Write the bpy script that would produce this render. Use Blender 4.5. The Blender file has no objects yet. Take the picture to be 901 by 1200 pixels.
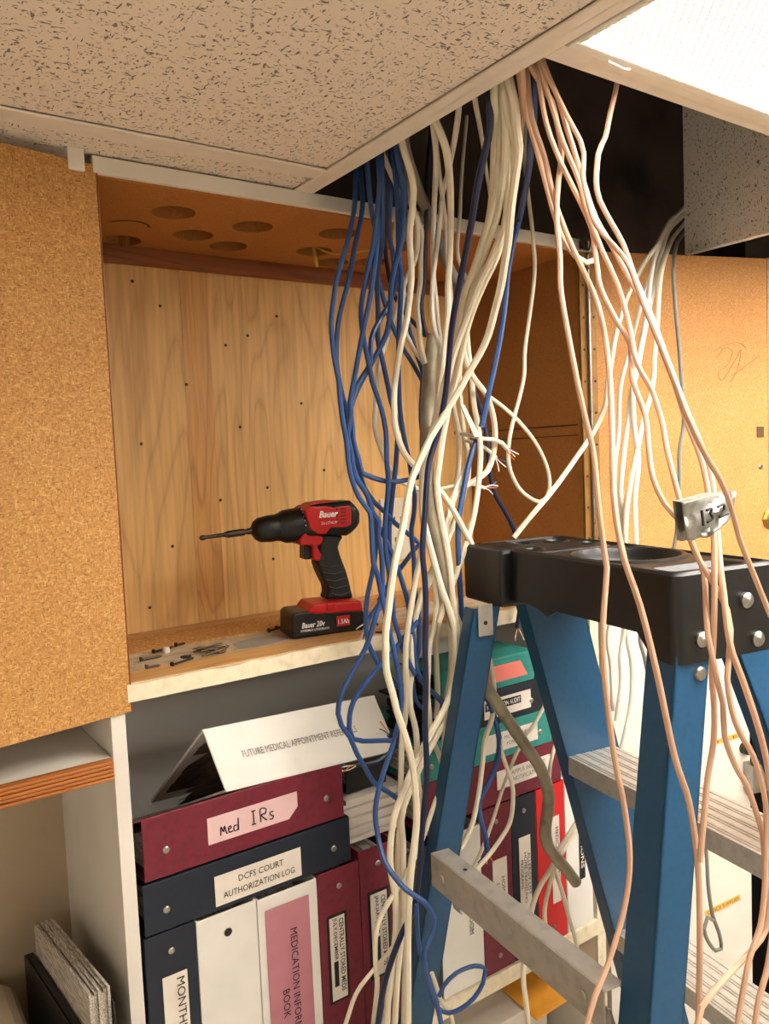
import bpy, bmesh, math, random
from mathutils import Vector, Matrix
random.seed(7)
scene = bpy.context.scene
COL = scene.collection
H = 1.87                                   # eye height above the floor; z below is given relative to the eye
# ------------------------------------------------------------------ camera
FPX = 941.2
YAW, PITCH, ROLL = 0.604, 0.0691, -0.0431
def cam_axes():
    cy, sy = math.cos(YAW), math.sin(YAW)
    f = Vector((sy*math.cos(PITCH), cy*math.cos(PITCH), -math.sin(PITCH)))
    r = Vector((cy, -sy, 0)); u = r.cross(f)
    r2 = r*math.cos(ROLL) + u*math.sin(ROLL)
    return r2, r2.cross(f), f
CR, CU, CF = cam_axes()
cd = bpy.data.cameras.new('camera'); cam = bpy.data.objects.new('camera', cd); COL.objects.link(cam)
cd.sensor_fit = 'VERTICAL'; cd.sensor_height = 24.0; cd.lens = FPX/1200*24.0
cd.clip_start = 0.02
M = Matrix(((CR.x, CU.x, -CF.x, 0), (CR.y, CU.y, -CF.y, 0), (CR.z, CU.z, -CF.z, H), (0, 0, 0, 1)))
cam.matrix_world = M
scene.camera = cam
# ------------------------------------------------------------------ exposure, world
vs = scene.view_settings
vs.view_transform = 'Standard'; vs.look = 'None'; vs.gamma = 1.0; vs.use_curve_mapping = False
vs.exposure = 0.05
w = bpy.data.worlds.new('world'); scene.world = w; w.use_nodes = True
w.node_tree.nodes['Background'].inputs[0].default_value = (0.9, 0.8, 0.7, 1)
w.node_tree.nodes['Background'].inputs[1].default_value = 0.02
LAMP = 18.5                                # emission of the ceiling light lens near the cabinet
FILL_LAMP = 14.0                               # emission of two fill lights added out of view to brighten the room
LAMP_COL = (1.0, 0.93, 0.83, 1)
# ------------------------------------------------------------------ rays of the photograph
def ray(x, y): return CR*((x-450.5)/FPX) - CU*((y-600)/FPX) + CF
def atY(x, y, Y): d = ray(x, y); return d*(Y/d.y)
def atX(x, y, X): d = ray(x, y); return d*(X/d.x)
def atZ(x, y, Z): d = ray(x, y); return d*(Z/d.z)
# ------------------------------------------------------------------ materials
def lin(c): return tuple(((v/255)/12.92 if v <= 10 else (((v/255)+.055)/1.055)**2.4) for v in c)
def new_mat(name):
    m = bpy.data.materials.new(name); m.use_nodes = True
    nt = m.node_tree; b = nt.nodes['Principled BSDF']
    return m, nt, b
def N(nt, t, **kw):
    n = nt.nodes.new(t)
    for k, v in kw.items():
        if k.startswith('i_'): n.inputs[int(k[2:]) if k[2:].isdigit() else k[2:].replace('_', ' ')].default_value = v
        else: setattr(n, k, v)
    return n
def L(nt, a, b): nt.links.new(a, b)
def ramp(nt, stops):
    r = nt.nodes.new('ShaderNodeValToRGB'); e = r.color_ramp.elements
    while len(e) > 1: e.remove(e[-1])
    e[0].position = stops[0][0]; e[0].color = (*stops[0][1], 1)
    for p, c in stops[1:]:
        q = e.new(p); q.color = (*c, 1)
    return r
def mixc(nt, fac, a, b, mode='MIX'):
    m = nt.nodes.new('ShaderNodeMix'); m.data_type = 'RGBA'; m.blend_type = mode
    for s, v in ((0, fac), (6, a), (7, b)):
        if hasattr(v, 'is_output'): nt.links.new(v, m.inputs[s])
        else: m.inputs[s].default_value = v if s == 0 else (*v, 1) if len(v) == 3 else v
    return m.outputs[2]
def coords(nt, scale=(1, 1, 1), rot=(0, 0, 0), loc=(0, 0, 0)):
    tc = nt.nodes.new('ShaderNodeTexCoord'); mp = nt.nodes.new('ShaderNodeMapping')
    mp.inputs['Scale'].default_value = scale; mp.inputs['Rotation'].default_value = rot; mp.inputs['Location'].default_value = loc
    nt.links.new(tc.outputs['Object'], mp.inputs[0]); return mp.outputs[0]
def bump(nt, b, h, strength=.3, dist=.002):
    n = nt.nodes.new('ShaderNodeBump'); n.inputs['Strength'].default_value = strength; n.inputs['Distance'].default_value = dist
    nt.links.new(h, n.inputs['Height']); nt.links.new(n.outputs[0], b.inputs['Normal'])
def plain(name, rgb, rough=.5, metal=0, var=.08, scale=40, bmp=0, spec=.5, coat=0, dark=None):
    """a colour with faint mottling and optional fine relief"""
    m, nt, b = new_mat(name); c = lin(rgb)
    b.inputs['Roughness'].default_value = rough; b.inputs['Metallic'].default_value = metal
    b.inputs['Specular IOR Level'].default_value = spec; b.inputs['Coat Weight'].default_value = coat
    n = N(nt, 'ShaderNodeTexNoise'); n.inputs['Scale'].default_value = scale; n.inputs['Detail'].default_value = 5
    L(nt, coords(nt), n.inputs['Vector'])
    d = lin(dark) if dark else tuple(v*(1-var*2.2) for v in c)
    e = tuple(min(1, v*(1+var)) for v in c)
    r = ramp(nt, [(.3, d), (.5, c), (.75, e)]); L(nt, n.outputs['Fac'], r.inputs[0]); L(nt, r.outputs[0], b.inputs['Base Color'])
    if bmp:
        n2 = N(nt, 'ShaderNodeTexNoise'); n2.inputs['Scale'].default_value = scale*8; n2.inputs['Detail'].default_value = 3
        L(nt, coords(nt), n2.inputs['Vector']); bump(nt, b, n2.outputs['Fac'], bmp, .001)
    return m
def particle(name, base, darkc, light, scale=170, fine=False, amt=1.0):
    """pressed chips: slender pale and dark flakes lying in several directions on a mottled ground"""
    m, nt, b = new_mat(name); b.inputs['Roughness'].default_value = .72
    lb, ld, ll = lin(base), lin(darkc), lin(light)
    g = N(nt, 'ShaderNodeTexNoise'); g.inputs['Scale'].default_value = scale*.9; g.inputs['Detail'].default_value = 3; L(nt, coords(nt), g.inputs['Vector'])
    r0 = ramp(nt, [(.32, tuple(x*.62+y*.38 for x, y in zip(lb, ld))), (.5, lb), (.68, tuple(x*.75+y*.25 for x, y in zip(lb, ll)))]); L(nt, g.outputs['Fac'], r0.inputs[0])
    c = r0.outputs[0]; hs = None
    for k, (rot, st, th, col) in enumerate((((0, .5, 0), (1, 1, 3.2), .615, ll), ((0, -.9, 0), (3.0, 1, 1), .625, ll), ((0, 1.3, 0), (1, 1, 2.6), .66, ld), ((0, .1, 0), (2.8, 1, .9), .67, ld), ((0, 2.2, 0), (1, 1, 3), .61, tuple(x*.6+y*.4 for x, y in zip(lb, ll))))):
        n = N(nt, 'ShaderNodeTexNoise'); n.inputs['Scale'].default_value = scale*(.62+.09*k); n.inputs['Detail'].default_value = .6; n.inputs['Distortion'].default_value = .25
        L(nt, coords(nt, st, rot, (k*1.7, k*.6, k)), n.inputs['Vector'])
        r = ramp(nt, [(th, (0, 0, 0)), (th+.05, (amt,)*3)]); L(nt, n.outputs['Fac'], r.inputs[0])
        c = mixc(nt, r.outputs[0], c, col)
        hs = hs or n.outputs['Fac']
    n = N(nt, 'ShaderNodeTexNoise'); n.inputs['Scale'].default_value = 6; n.inputs['Detail'].default_value = 4; L(nt, coords(nt), n.inputs['Vector'])
    r3 = ramp(nt, [(.3, (.9, .88, .84)), (.65, (1, 1, 1))]); L(nt, n.outputs['Fac'], r3.inputs[0])
    c = mixc(nt, 1.0, c, r3.outputs[0], 'MULTIPLY')
    L(nt, c, b.inputs['Base Color']); bump(nt, b, hs, .1, .0006)
    return m
def wood(name, base, dark, axis='Z', scale=1.0, rough=.5, seams=(), tint=None):
    """plywood: cathedral grain along the axis, veneer strips"""
    m, nt, b = new_mat(name); b.inputs['Roughness'].default_value = rough
    s = {'Z': (1, 1, .13), 'X': (.13, 1, 1), 'Y': (1, .13, 1)}[axis]
    cc = coords(nt, s)
    n = N(nt, 'ShaderNodeTexNoise'); n.inputs['Scale'].default_value = 7*scale; n.inputs['Detail'].default_value = 2.5; n.inputs['Distortion'].default_value = .6
    L(nt, cc, n.inputs['Vector'])
    mu = N(nt, 'ShaderNodeMath', operation='MULTIPLY'); mu.inputs[1].default_value = 26; L(nt, n.outputs['Fac'], mu.inputs[0])
    fr = N(nt, 'ShaderNodeMath', operation='PINGPONG'); fr.inputs[1].default_value = 1; L(nt, mu.outputs[0], fr.inputs[0])
    lb, ld = lin(base), lin(dark)
    md = tuple(a*.55+b2*.45 for a, b2 in zip(lb, ld))
    r = ramp(nt, [(0, md), (.10, tuple(a*.75+b2*.25 for a, b2 in zip(lb, ld))), (.32, lb), (1, tuple(v*1.05 for v in lb))]); L(nt, fr.outputs[0], r.inputs[0])
    n2 = N(nt, 'ShaderNodeTexNoise'); n2.inputs['Scale'].default_value = 160*scale; n2.inputs['Detail'].default_value = 4; L(nt, coords(nt, tuple(v*.3 if v < 1 else v for v in s)), n2.inputs['Vector'])
    r2 = ramp(nt, [(.35, (.78, .74, .68)), (.6, (1, 1, 1))]); L(nt, n2.outputs['Fac'], r2.inputs[0])
    c = mixc(nt, .7, r.outputs[0], r2.outputs[0], 'MULTIPLY')
    n3 = N(nt, 'ShaderNodeTexNoise'); n3.inputs['Scale'].default_value = 2.2; L(nt, coords(nt, tuple(v*.6 if v < 1 else v*2 for v in s)), n3.inputs['Vector'])
    r3 = ramp(nt, [(.3, (.88, .83, .77)), (.6, (1, 1, 1))]); L(nt, n3.outputs['Fac'], r3.inputs[0])
    c = mixc(nt, .75, c, r3.outputs[0], 'MULTIPLY')
    L(nt, c, b.inputs['Base Color']); bump(nt, b, n2.outputs['Fac'], .08, .0005)
    return m
def ceiling_tile_mat(name, rgb, fs=1.0):
    m, nt, b = new_mat(name); b.inputs['Roughness'].default_value = .9; b.inputs['Specular IOR Level'].default_value = .2
    c = lin(rgb)
    outs = []
    for k, (sc, th, st) in enumerate((((1, 2.4, 1), .665, 130), ((2.4, 1, 1), .675, 120), ((1, 1, 1), .69, 330))):
        n = N(nt, 'ShaderNodeTexNoise'); n.inputs['Scale'].default_value = st*fs; n.inputs['Detail'].default_value = 1.2; n.inputs['Distortion'].default_value = .35
        L(nt, coords(nt, sc, (.0, .0, .5+k*.7), (k*3.1, k, k)), n.inputs['Vector'])
        r = ramp(nt, [(th-.012, (0, 0, 0)), (th+.03, (1, 1, 1))]); L(nt, n.outputs['Fac'], r.inputs[0]); outs.append(r.outputs[0])
    a = mixc(nt, 1.0, outs[0], outs[1], 'LIGHTEN'); a = mixc(nt, 1.0, a, outs[2], 'LIGHTEN')
    L(nt, mixc(nt, a, c, tuple(v*.3 for v in c)), b.inputs['Base Color'])
    iv = N(nt, 'ShaderNodeInvert'); L(nt, a, iv.inputs['Color'])
    n = N(nt, 'ShaderNodeTexNoise'); n.inputs['Scale'].default_value = 500; L(nt, coords(nt), n.inputs['Vector'])
    h = mixc(nt, .12, iv.outputs[0], n.outputs['Color'])
    bump(nt, b, h, .6, .003)
    return m
def emis(name, col, s, pattern=True):
    m, nt, b = new_mat(name)
    b.inputs['Base Color'].default_value = (.8, .8, .78, 1); b.inputs['Roughness'].default_value = .3
    b.inputs['Emission Color'].default_value = col
    if pattern:                                        # small prisms of the acrylic lens, set at 45 degrees
        cc = coords(nt, (1, 1, 1), (0, 0, .785))
        sep = N(nt, 'ShaderNodeSeparateXYZ'); L(nt, cc, sep.inputs[0]); o = []
        for k in (0, 1):
            mm = N(nt, 'ShaderNodeMath', operation='MULTIPLY'); mm.inputs[1].default_value = 430; L(nt, sep.outputs[k], mm.inputs[0])
            sn = N(nt, 'ShaderNodeMath', operation='SINE'); L(nt, mm.outputs[0], sn.inputs[0])
            ab = N(nt, 'ShaderNodeMath', operation='ABSOLUTE'); L(nt, sn.outputs[0], ab.inputs[0]); o.append(ab.outputs[0])
        mm = N(nt, 'ShaderNodeMath', operation='MINIMUM'); L(nt, o[0], mm.inputs[0]); L(nt, o[1], mm.inputs[1])
        mr = N(nt, 'ShaderNodeMapRange'); mr.inputs[1].default_value = .5; mr.inputs[2].default_value = .62; mr.inputs[3].default_value = .6; mr.inputs[4].default_value = s*2.2
        L(nt, mm.outputs[0], mr.inputs[0]); L(nt, mr.outputs[0], b.inputs['Emission Strength'])
    else: b.inputs['Emission Strength'].default_value = s
    return m
MAT = {}
MAT['tile'] = ceiling_tile_mat('mineral ceiling tile', (240, 226, 210))
MAT['tee'] = plain('painted steel tee', (238, 228, 214), .45, var=.03)
MAT['frame'] = plain('light frame enamel', (240, 236, 226), .4, var=.02)
MAT['lens'] = emis('prismatic lens', LAMP_COL, LAMP)
MAT['fill_lens'] = emis('prismatic fill lens', LAMP_COL, FILL_LAMP)
MAT['wall'] = plain('wall paint', (232, 226, 216), .8, var=.04, scale=6)
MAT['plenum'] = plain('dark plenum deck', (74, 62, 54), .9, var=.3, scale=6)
MAT['floor'] = plain('vinyl floor', (214, 206, 192), .5, var=.1, scale=12)
MAT['chip'] = particle('particleboard door', (190, 136, 72), (134, 86, 40), (222, 176, 110), 300, amt=.75)
MAT['chip2'] = particle('particleboard fine', (200, 140, 80), (168, 110, 54), (230, 178, 112), 420, amt=.7)
MAT['hard'] = particle('brown hardboard', (176, 112, 48), (142, 84, 32), (188, 124, 58), 420, amt=.5)
MAT['side'] = particle('brown side panel', (154, 102, 48), (120, 76, 32), (164, 112, 56), 380, amt=.5)
MAT['ply'] = wood('plywood back', (236, 190, 120), (196, 138, 74))
MAT['ply2'] = wood('plywood dark veneer', (222, 168, 98), (166, 108, 54), scale=1.4)
MAT['cleat'] = wood('reddish cleat', (150, 86, 40), (96, 48, 20), 'X')
MAT['oak'] = wood('oak edge', (176, 106, 44), (108, 56, 18), 'X', 2.0, .35)
MAT['pine'] = wood('pine lip', (206, 160, 100), (150, 100, 48), 'X', 1.5)
MAT['white'] = plain('white paint', (232, 224, 212), .45, var=.03, scale=20)
MAT['cream'] = plain('chipped cream paint edge', (232, 218, 188), .6, var=.07, scale=70, bmp=.3)
MAT['lam'] = plain('white laminate', (226, 220, 210), .5, var=.03, scale=8)
MAT['grayback'] = plain('pale shelf back', (222, 220, 216), .4, var=.02, scale=8)
MAT['baybeige'] = plain('beige bay wall', (176, 158, 132), .6, var=.04, scale=8)
MAT['greypatch'] = plain('grey paint patch', (150, 146, 138), .6)
MAT['dirty'] = plain('worn dusty shelf', (190, 172, 142), .75, var=.16, scale=55, bmp=.2)
MAT['brass'] = plain('brass', (176, 140, 70), .35, 1, var=.15, scale=90)
MAT['steel'] = plain('steel', (170, 166, 160), .35, 1, var=.08)
MAT['darksteel'] = plain('dark steel', (70, 62, 54), .45, .8, var=.15)
MAT['bronze'] = plain('bronze plate', (110, 90, 66), .5, .6, var=.1)
MAT['alu'] = plain('brushed aluminium', (206, 202, 194), .45, .6, var=.06, scale=120)
MAT['alu2'] = plain('aluminium brace', (176, 170, 160), .5, .45, var=.08, scale=60)
MAT['blue_rail'] = plain('blue fibreglass', (22, 76, 114), .36, var=.06, scale=140, bmp=.2)
MAT['blackplastic'] = plain('black plastic', (11, 11, 11), .4, var=.1, bmp=.12, scale=60)
MAT['blackrub'] = plain('black rubber', (20, 19, 18), .55, var=.1, bmp=.15)
MAT['redplastic'] = plain('red plastic', (190, 26, 28), .4, var=.05)
MAT['darkred'] = plain('dark red outline', (120, 20, 22), .45)
MAT['black'] = plain('black', (10, 10, 10), .5, var=.02)
MAT['ink'] = plain('black ink', (22, 20, 22), .7, var=.02)
MAT['greyink'] = plain('grey ink', (128, 122, 116), .7, var=.02)
MAT['whiteink'] = plain('white print', (235, 232, 228), .6, var=.02)
MAT['paper'] = plain('paper', (226, 216, 204), .8, var=.03)
MAT['pinkpaper'] = plain('pink label paper', (226, 190, 190), .7, var=.03)
MAT['pinksheet'] = plain('mauve pink sheet', (186, 122, 134), .5, var=.03)
MAT['salmon'] = plain('salmon label', (226, 122, 108), .6, var=.03)
MAT['manila'] = plain('manila', (196, 172, 124), .7)
MAT['yellowpaper'] = plain('orange yellow folder', (244, 170, 56), .6, var=.04)
MAT['yellowtape'] = plain('yellow label tape', (232, 188, 96), .6, var=.04)
MAT['maroon'] = plain('maroon vinyl', (112, 27, 46), .4, var=.1, scale=120, bmp=.25)
MAT['navy'] = plain('navy vinyl', (17, 29, 46), .35, var=.1, scale=120, bmp=.2)
MAT['teal'] = plain('teal vinyl', (46, 138, 130), .4, var=.08, scale=100, bmp=.2)
MAT['redvinyl'] = plain('bright red vinyl', (204, 24, 30), .35, var=.05, bmp=.1)
MAT['whitevinyl'] = plain('white vinyl', (228, 224, 216), .28, var=.03, scale=14, bmp=.1)
MAT['blackvinyl'] = plain('black vinyl', (22, 22, 24), .35, var=.1)
def pages_mat():
    m, nt, b = new_mat('page edges'); b.inputs['Roughness'].default_value = .85
    n = N(nt, 'ShaderNodeTexNoise'); n.inputs['Scale'].default_value = 900; L(nt, coords(nt, (1, .02, 1)), n.inputs['Vector'])
    r = ramp(nt, [(.35, lin((120, 112, 106))), (.6, lin((216, 206, 194)))]); L(nt, n.outputs['Fac'], r.inputs[0]); L(nt, r.outputs[0], b.inputs['Base Color']); return m
MAT['pages'] = pages_mat()
MAT['oldpages'] = plain('brown curled pages', (120, 98, 74), .8, var=.3, scale=60)
MAT['c_blue'] = plain('blue cable jacket', (40, 76, 132), .4, var=.1, scale=30)
MAT['c_navy'] = plain('dark blue cable jacket', (20, 32, 66), .4, var=.1, scale=30)
MAT['c_cream'] = plain('cream cable jacket', (230, 220, 196), .42, var=.06, scale=25)
MAT['c_thick'] = plain('ivory cable jacket', (236, 226, 202), .4, var=.05, scale=25)
MAT['c_white'] = plain('white cable jacket', (222, 214, 200), .4, var=.06, scale=25)
MAT['c_pink'] = plain('pinkish tan cable jacket', (214, 174, 146), .42, var=.05, scale=25)
MAT['c_gray'] = plain('grey cable jacket', (128, 124, 116), .45, var=.08)
MAT['c_olive'] = plain('olive brown trunk cable', (152, 142, 120), .5, var=.16, scale=40)
MAT['copper'] = plain('copper strand', (206, 132, 86), .4, .6)
MAT['tape'] = plain('grey duct tape', (150, 148, 140), .32, .35, var=.16, scale=60, bmp=.5)
MAT['outlet'] = plain('ivory outlet plate', (226, 216, 196), .4, var=.02)
MAT['hinge'] = plain('aged bronze hinge leaf', (150, 108, 52), .5, .3, var=.1, scale=60)
MAT['tile2'] = ceiling_tile_mat('mineral ceiling tile fine', (248, 240, 230), 1.55)
MAT['yellow'] = plain('yellow wire', (206, 170, 70), .5)
# a plywood sheet whose veneer strips differ: strips run up the sheet
# ------------------------------------------------------------------ mesh builder
class MB:
    def __init__(s): s.v = []; s.f = []
    def add(s, vs_, fs): o = len(s.v); s.v += [Vector(p) for p in vs_]; s.f += [tuple(i+o for i in f) for f in fs]; return s
    def box(s, x0, x1, y0, y1, z0, z1, X=None):
        v = [(x, y, z) for z in (z0, z1) for y in (y0, y1) for x in (x0, x1)]
        if X: v = [X(Vector(p)) for p in v]
        return s.add(v, [(0, 2, 3, 1), (4, 5, 7, 6), (0, 1, 5, 4), (2, 6, 7, 3), (0, 4, 6, 2), (1, 3, 7, 5)])
    def prism(s, pts, d):
        """pts: closed loop of 3-D points, d: extrusion vector"""
        n = len(pts); a = [Vector(p) for p in pts]; b = [p+Vector(d) for p in a]
        return s.add(a+b, [tuple(range(n))[::-1], tuple(range(n, 2*n))] + [(i, (i+1) % n, n+(i+1) % n, n+i) for i in range(n)])
    def tube(s, pts, r, k=8, cap=True, r1=None):
        pts = [Vector(p) for p in pts]; n = len(pts); rings = []; nrm = None
        for i, p in enumerate(pts):
            t = (pts[min(i+1, n-1)] - pts[max(i-1, 0)]).normalized()
            if nrm is None: nrm = t.orthogonal().normalized()
            else: nrm = (nrm - t*nrm.dot(t)).normalized()
            bi = t.cross(nrm); rr = r if r1 is None else r+(r1-r)*i/(n-1)
            rings += [p + (nrm*math.cos(2*math.pi*j/k) + bi*math.sin(2*math.pi*j/k))*rr for j in range(k)]
        fs = [(i*k+j, i*k+(j+1) % k, (i+1)*k+(j+1) % k, (i+1)*k+j) for i in range(n-1) for j in range(k)]
        if cap: fs += [tuple(range(k))[::-1], tuple(range((n-1)*k, n*k))]
        return s.add(rings, fs)
    def lathe(s, prof, o, ax, k=20, cap=True):
        """prof: (distance along axis, radius)"""
        o = Vector(o); ax = Vector(ax).normalized(); u = ax.orthogonal().normalized(); v = ax.cross(u)
        vs_ = [o + ax*t + (u*math.cos(2*math.pi*j/k)+v*math.sin(2*math.pi*j/k))*r for t, r in prof for j in range(k)]
        n = len(prof)
        fs = [(i*k+j, i*k+(j+1) % k, (i+1)*k+(j+1) % k, (i+1)*k+j) for i in range(n-1) for j in range(k)]
        if cap: fs += [tuple(range(k))[::-1], tuple(range((n-1)*k, n*k))]
        return s.add(vs_, fs)
    def disc(s, c, nrm, r, h, k=16): return s.lathe([(0, r), (h*.6, r), (h, r*.72)], c, nrm, k)
    def build(s, name, mat, parent=None, smooth=False, bevel=0, seg=2, base=None):
        root = parent
        while root is not None and root.parent is not None: root = root.parent
        vs_ = [v + Vector((0, 0, H)) for v in s.v]
        if root is not None: b = root.location.copy()
        elif base is not None: b = Vector(base) + Vector((0, 0, H))
        else:
            mn = [min(v[i] for v in vs_) for i in range(3)]; mx = [max(v[i] for v in vs_) for i in range(3)]
            b = Vector(((mn[0]+mx[0])/2, (mn[1]+mx[1])/2, mn[2]))
        me = bpy.data.meshes.new(name); me.from_pydata([v-b for v in vs_], [], s.f)
        bm = bmesh.new(); bm.from_mesh(me); bmesh.ops.recalc_face_normals(bm, faces=bm.faces); bm.to_mesh(me); bm.free()
        o = bpy.data.objects.new(name, me); COL.objects.link(o)
        if parent is not None: o.parent = parent
        else: o.location = b
        if mat is not None: me.materials.append(MAT[mat] if isinstance(mat, str) else mat)
        if smooth:
            for p in me.polygons: p.use_smooth = True
            me.set_sharp_from_angle(angle=math.radians(38))
        if bevel:
            bv = o.modifiers.new('bevel', 'BEVEL'); bv.width = bevel; bv.segments = seg; bv.limit_method = 'ANGLE'; bv.angle_limit = .6
        return o
def thing(name, label, cat, loc, group=None):
    o = bpy.data.objects.new(name, None); COL.objects.link(o); o.location = Vector(loc)+Vector((0, 0, H)); o.empty_display_size = .05
    o['label'] = label; o['category'] = cat
    if group: o['group'] = group
    return o
def tag(o, label, cat, group=None):
    o['label'] = label; o['category'] = cat
    if group: o['group'] = group
    return o
def struct(o): o['kind'] = 'structure'; return o
def sroot(name, loc=(0, 0, 0)):
    o = bpy.data.objects.new(name, None); COL.objects.link(o); o.location = Vector(loc)+Vector((0, 0, H)); o['kind'] = 'structure'; return o
def text(body, pos, xd, up, width, height, mat, parent, name='lettering', shear=0, bold=0, align=0):
    """lettering as a thin mesh, fitted into width x height, centred at pos (or started there: align=1)"""
    cu = bpy.data.curves.new('t', 'FONT'); cu.body = body; cu.size = 1; cu.extrude = .0; cu.shear = shear; cu.offset = bold; cu.align_x = 'CENTER'; cu.resolution_u = 2
    ob = bpy.data.objects.new('t', cu); COL.objects.link(ob)
    dg = bpy.context.evaluated_depsgraph_get(); dg.update()
    me = bpy.data.meshes.new_from_object(ob.evaluated_get(dg)); bpy.data.objects.remove(ob); bpy.data.curves.remove(cu)
    xs = [v.co.x for v in me.vertices]; ys = [v.co.y for v in me.vertices]
    cx, cy_ = (min(xs)+max(xs))/2, (min(ys)+max(ys))/2; sx = width/(max(xs)-min(xs)); sy_ = height/(max(ys)-min(ys))
    xd = Vector(xd).normalized(); up = Vector(up).normalized(); nn = xd.cross(up); mb = MB()
    mb.add([Vector(pos) + xd*((v.co.x-cx)*sx) + up*((v.co.y-cy_)*sy_) + nn*.0004 for v in me.vertices], [tuple(p.vertices) for p in me.polygons])
    bpy.data.meshes.remove(me)
    return mb.build(name, mat, parent)
def stroke(paths, pos, xd, up, r, mat, parent, name='handwriting'):
    xd = Vector(xd).normalized(); up = Vector(up).normalized(); mb = MB(); nn = xd.cross(up)
    for p in paths: mb.tube(smooth_path([Vector(pos)+xd*a+up*b+nn*.0003 for a, b in p], .0015), r, 5)
    return mb.build(name, mat, parent)
def smooth_path(P, step):
    P = [Vector(p) for p in P]
    if len(P) < 3: 
        n = max(1, int((P[1]-P[0]).length/step)); return [P[0].lerp(P[1], i/n) for i in range(n+1)]
    out = []
    for i in range(len(P)-1):
        p0 = P[i-1] if i else P[0]*2-P[1]; p1, p2 = P[i], P[i+1]; p3 = P[i+2] if i+2 < len(P) else P[-1]*2-P[-2]
        n = max(1, int((p2-p1).length/step))
        for k in range(n):
            t = k/n
            out.append(.5*((2*p1)+(-p0+p2)*t+(2*p0-5*p1+4*p2-p3)*t*t+(-p0+3*p1-3*p2+p3)*t**3))
    out.append(P[-1]); return out
EX, EY, EZ = Vector((1, 0, 0)), Vector((0, 1, 0)), Vector((0, 0, 1))
# ================================================================== SETTING
ZC = .356                                   # ceiling plane
DECK = ZC+.75
Ysh, Ybk = .96, 1.26                        # front and back of the built-in shelving
def slab(name, *b): return struct(MB().box(*b).build(name, 'wall'))
struct(MB().box(-2.2, 3.2, -2.6, 1.36, -H-.05, -H).build('floor', 'floor'))
slab('wall_back', -2.2, 3.2, 1.27, 1.36, -H, DECK); slab('wall_front', -2.2, 3.2, -2.7, -2.6, -H, DECK)
slab('wall_left', -2.3, -2.2, -2.6, 1.36, -H, DECK); slab('wall_right', 3.2, 3.3, -2.6, 1.36, -H, DECK)
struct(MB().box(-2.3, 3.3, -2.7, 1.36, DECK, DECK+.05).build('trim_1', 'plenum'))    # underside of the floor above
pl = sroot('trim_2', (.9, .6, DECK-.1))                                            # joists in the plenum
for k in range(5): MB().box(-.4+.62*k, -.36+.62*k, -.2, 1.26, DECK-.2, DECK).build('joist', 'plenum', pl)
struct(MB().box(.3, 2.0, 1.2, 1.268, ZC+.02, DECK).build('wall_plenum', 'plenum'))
ceil = sroot('ceiling', (0, 0, ZC))
def tile(x0, x1, y0, y1, z=ZC+.004, m='tile'): return MB().box(x0, x1, y0, y1, z, z+.016).build('tile', m, ceil)
def tee(x0, x1, y0, y1, z=ZC): return MB().box(x0, x1, y0, y1, z, z+.003).box((x0+x1)/2-.001 if x1-x0 < y1-y0 else x0, (x0+x1)/2+.001 if x1-x0 < y1-y0 else x1, (y0+y1)/2-.001 if x1-x0 >= y1-y0 else y0, (y0+y1)/2+.001 if x1-x0 >= y1-y0 else y1, z, z+.035).build('tee_bar', 'tee', ceil, bevel=.0006)
XT0, XT1 = .5377, .565                      # main tee beside the opening
tee(XT0, XT1, -2.6, .962)
mains = [-.69, -1.9]
for xm in mains: tee(xm, xm+.027, -2.6, 1.26)
crs = [.8735-.61*k for k in range(0, 6)]
xs = [-2.2, -1.9, -.69+.0, XT0]
for k, yc in enumerate(crs):
    tee(-.663, XT0, yc, yc+.031)
    y1 = yc; y0 = (crs[k+1]+.031) if k+1 < len(crs) else -2.6
    tile(-.663, XT0, y0, y1); (tile(-1.873, -.69, y0, y1) if k != 2 else None)
    if k: tee(-1.873, -.69, yc, yc+.031)
    tile(-2.2, -1.9, y0, y1)
tile(-.663, XT0, .9045, 1.0); tile(-1.873, -.69, .8735, 1.26); tile(-2.2, -1.9, .8735, 1.26)
# right of the main tee: light fixture, then tiles towards the room
XR = 1.775
tee(XT1, XR, .507, .532); tee(XR, XR+.027, -2.6, 1.26)
yb = [.507-.59]
tee(XT1, XR, -.106, -.083)
rows = [(-.70, -.106), (-1.31, -.726), (-1.92, -1.336), (-2.6, -1.946)]
for y0, y1 in rows:
    if (y0, y1) != (-1.31, -.726): tile(XT1, XR, y0, y1)
    tee(XT1, XR, y0-.026, y0)
for y0, y1 in [(.3, 1.26), (-.31, .27), (-.92, -.34), (-1.53, -.95), (-2.6, -1.56)]: tile(XR+.027, 3.2, y0, y1); tee(XR+.027, 3.2, y0-.03, y0)
# the tipped-up tile standing in the open bay
XS = 1.363
tt = MB().box(XS, XS+.016, .36, .939, ZC+.0, ZC+.6).build('loose_ceiling_tile', 'tile2')
tag(tt, 'pitted white ceiling tile tipped upright in the open bay right of the dark hole', 'ceiling tile')
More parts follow.
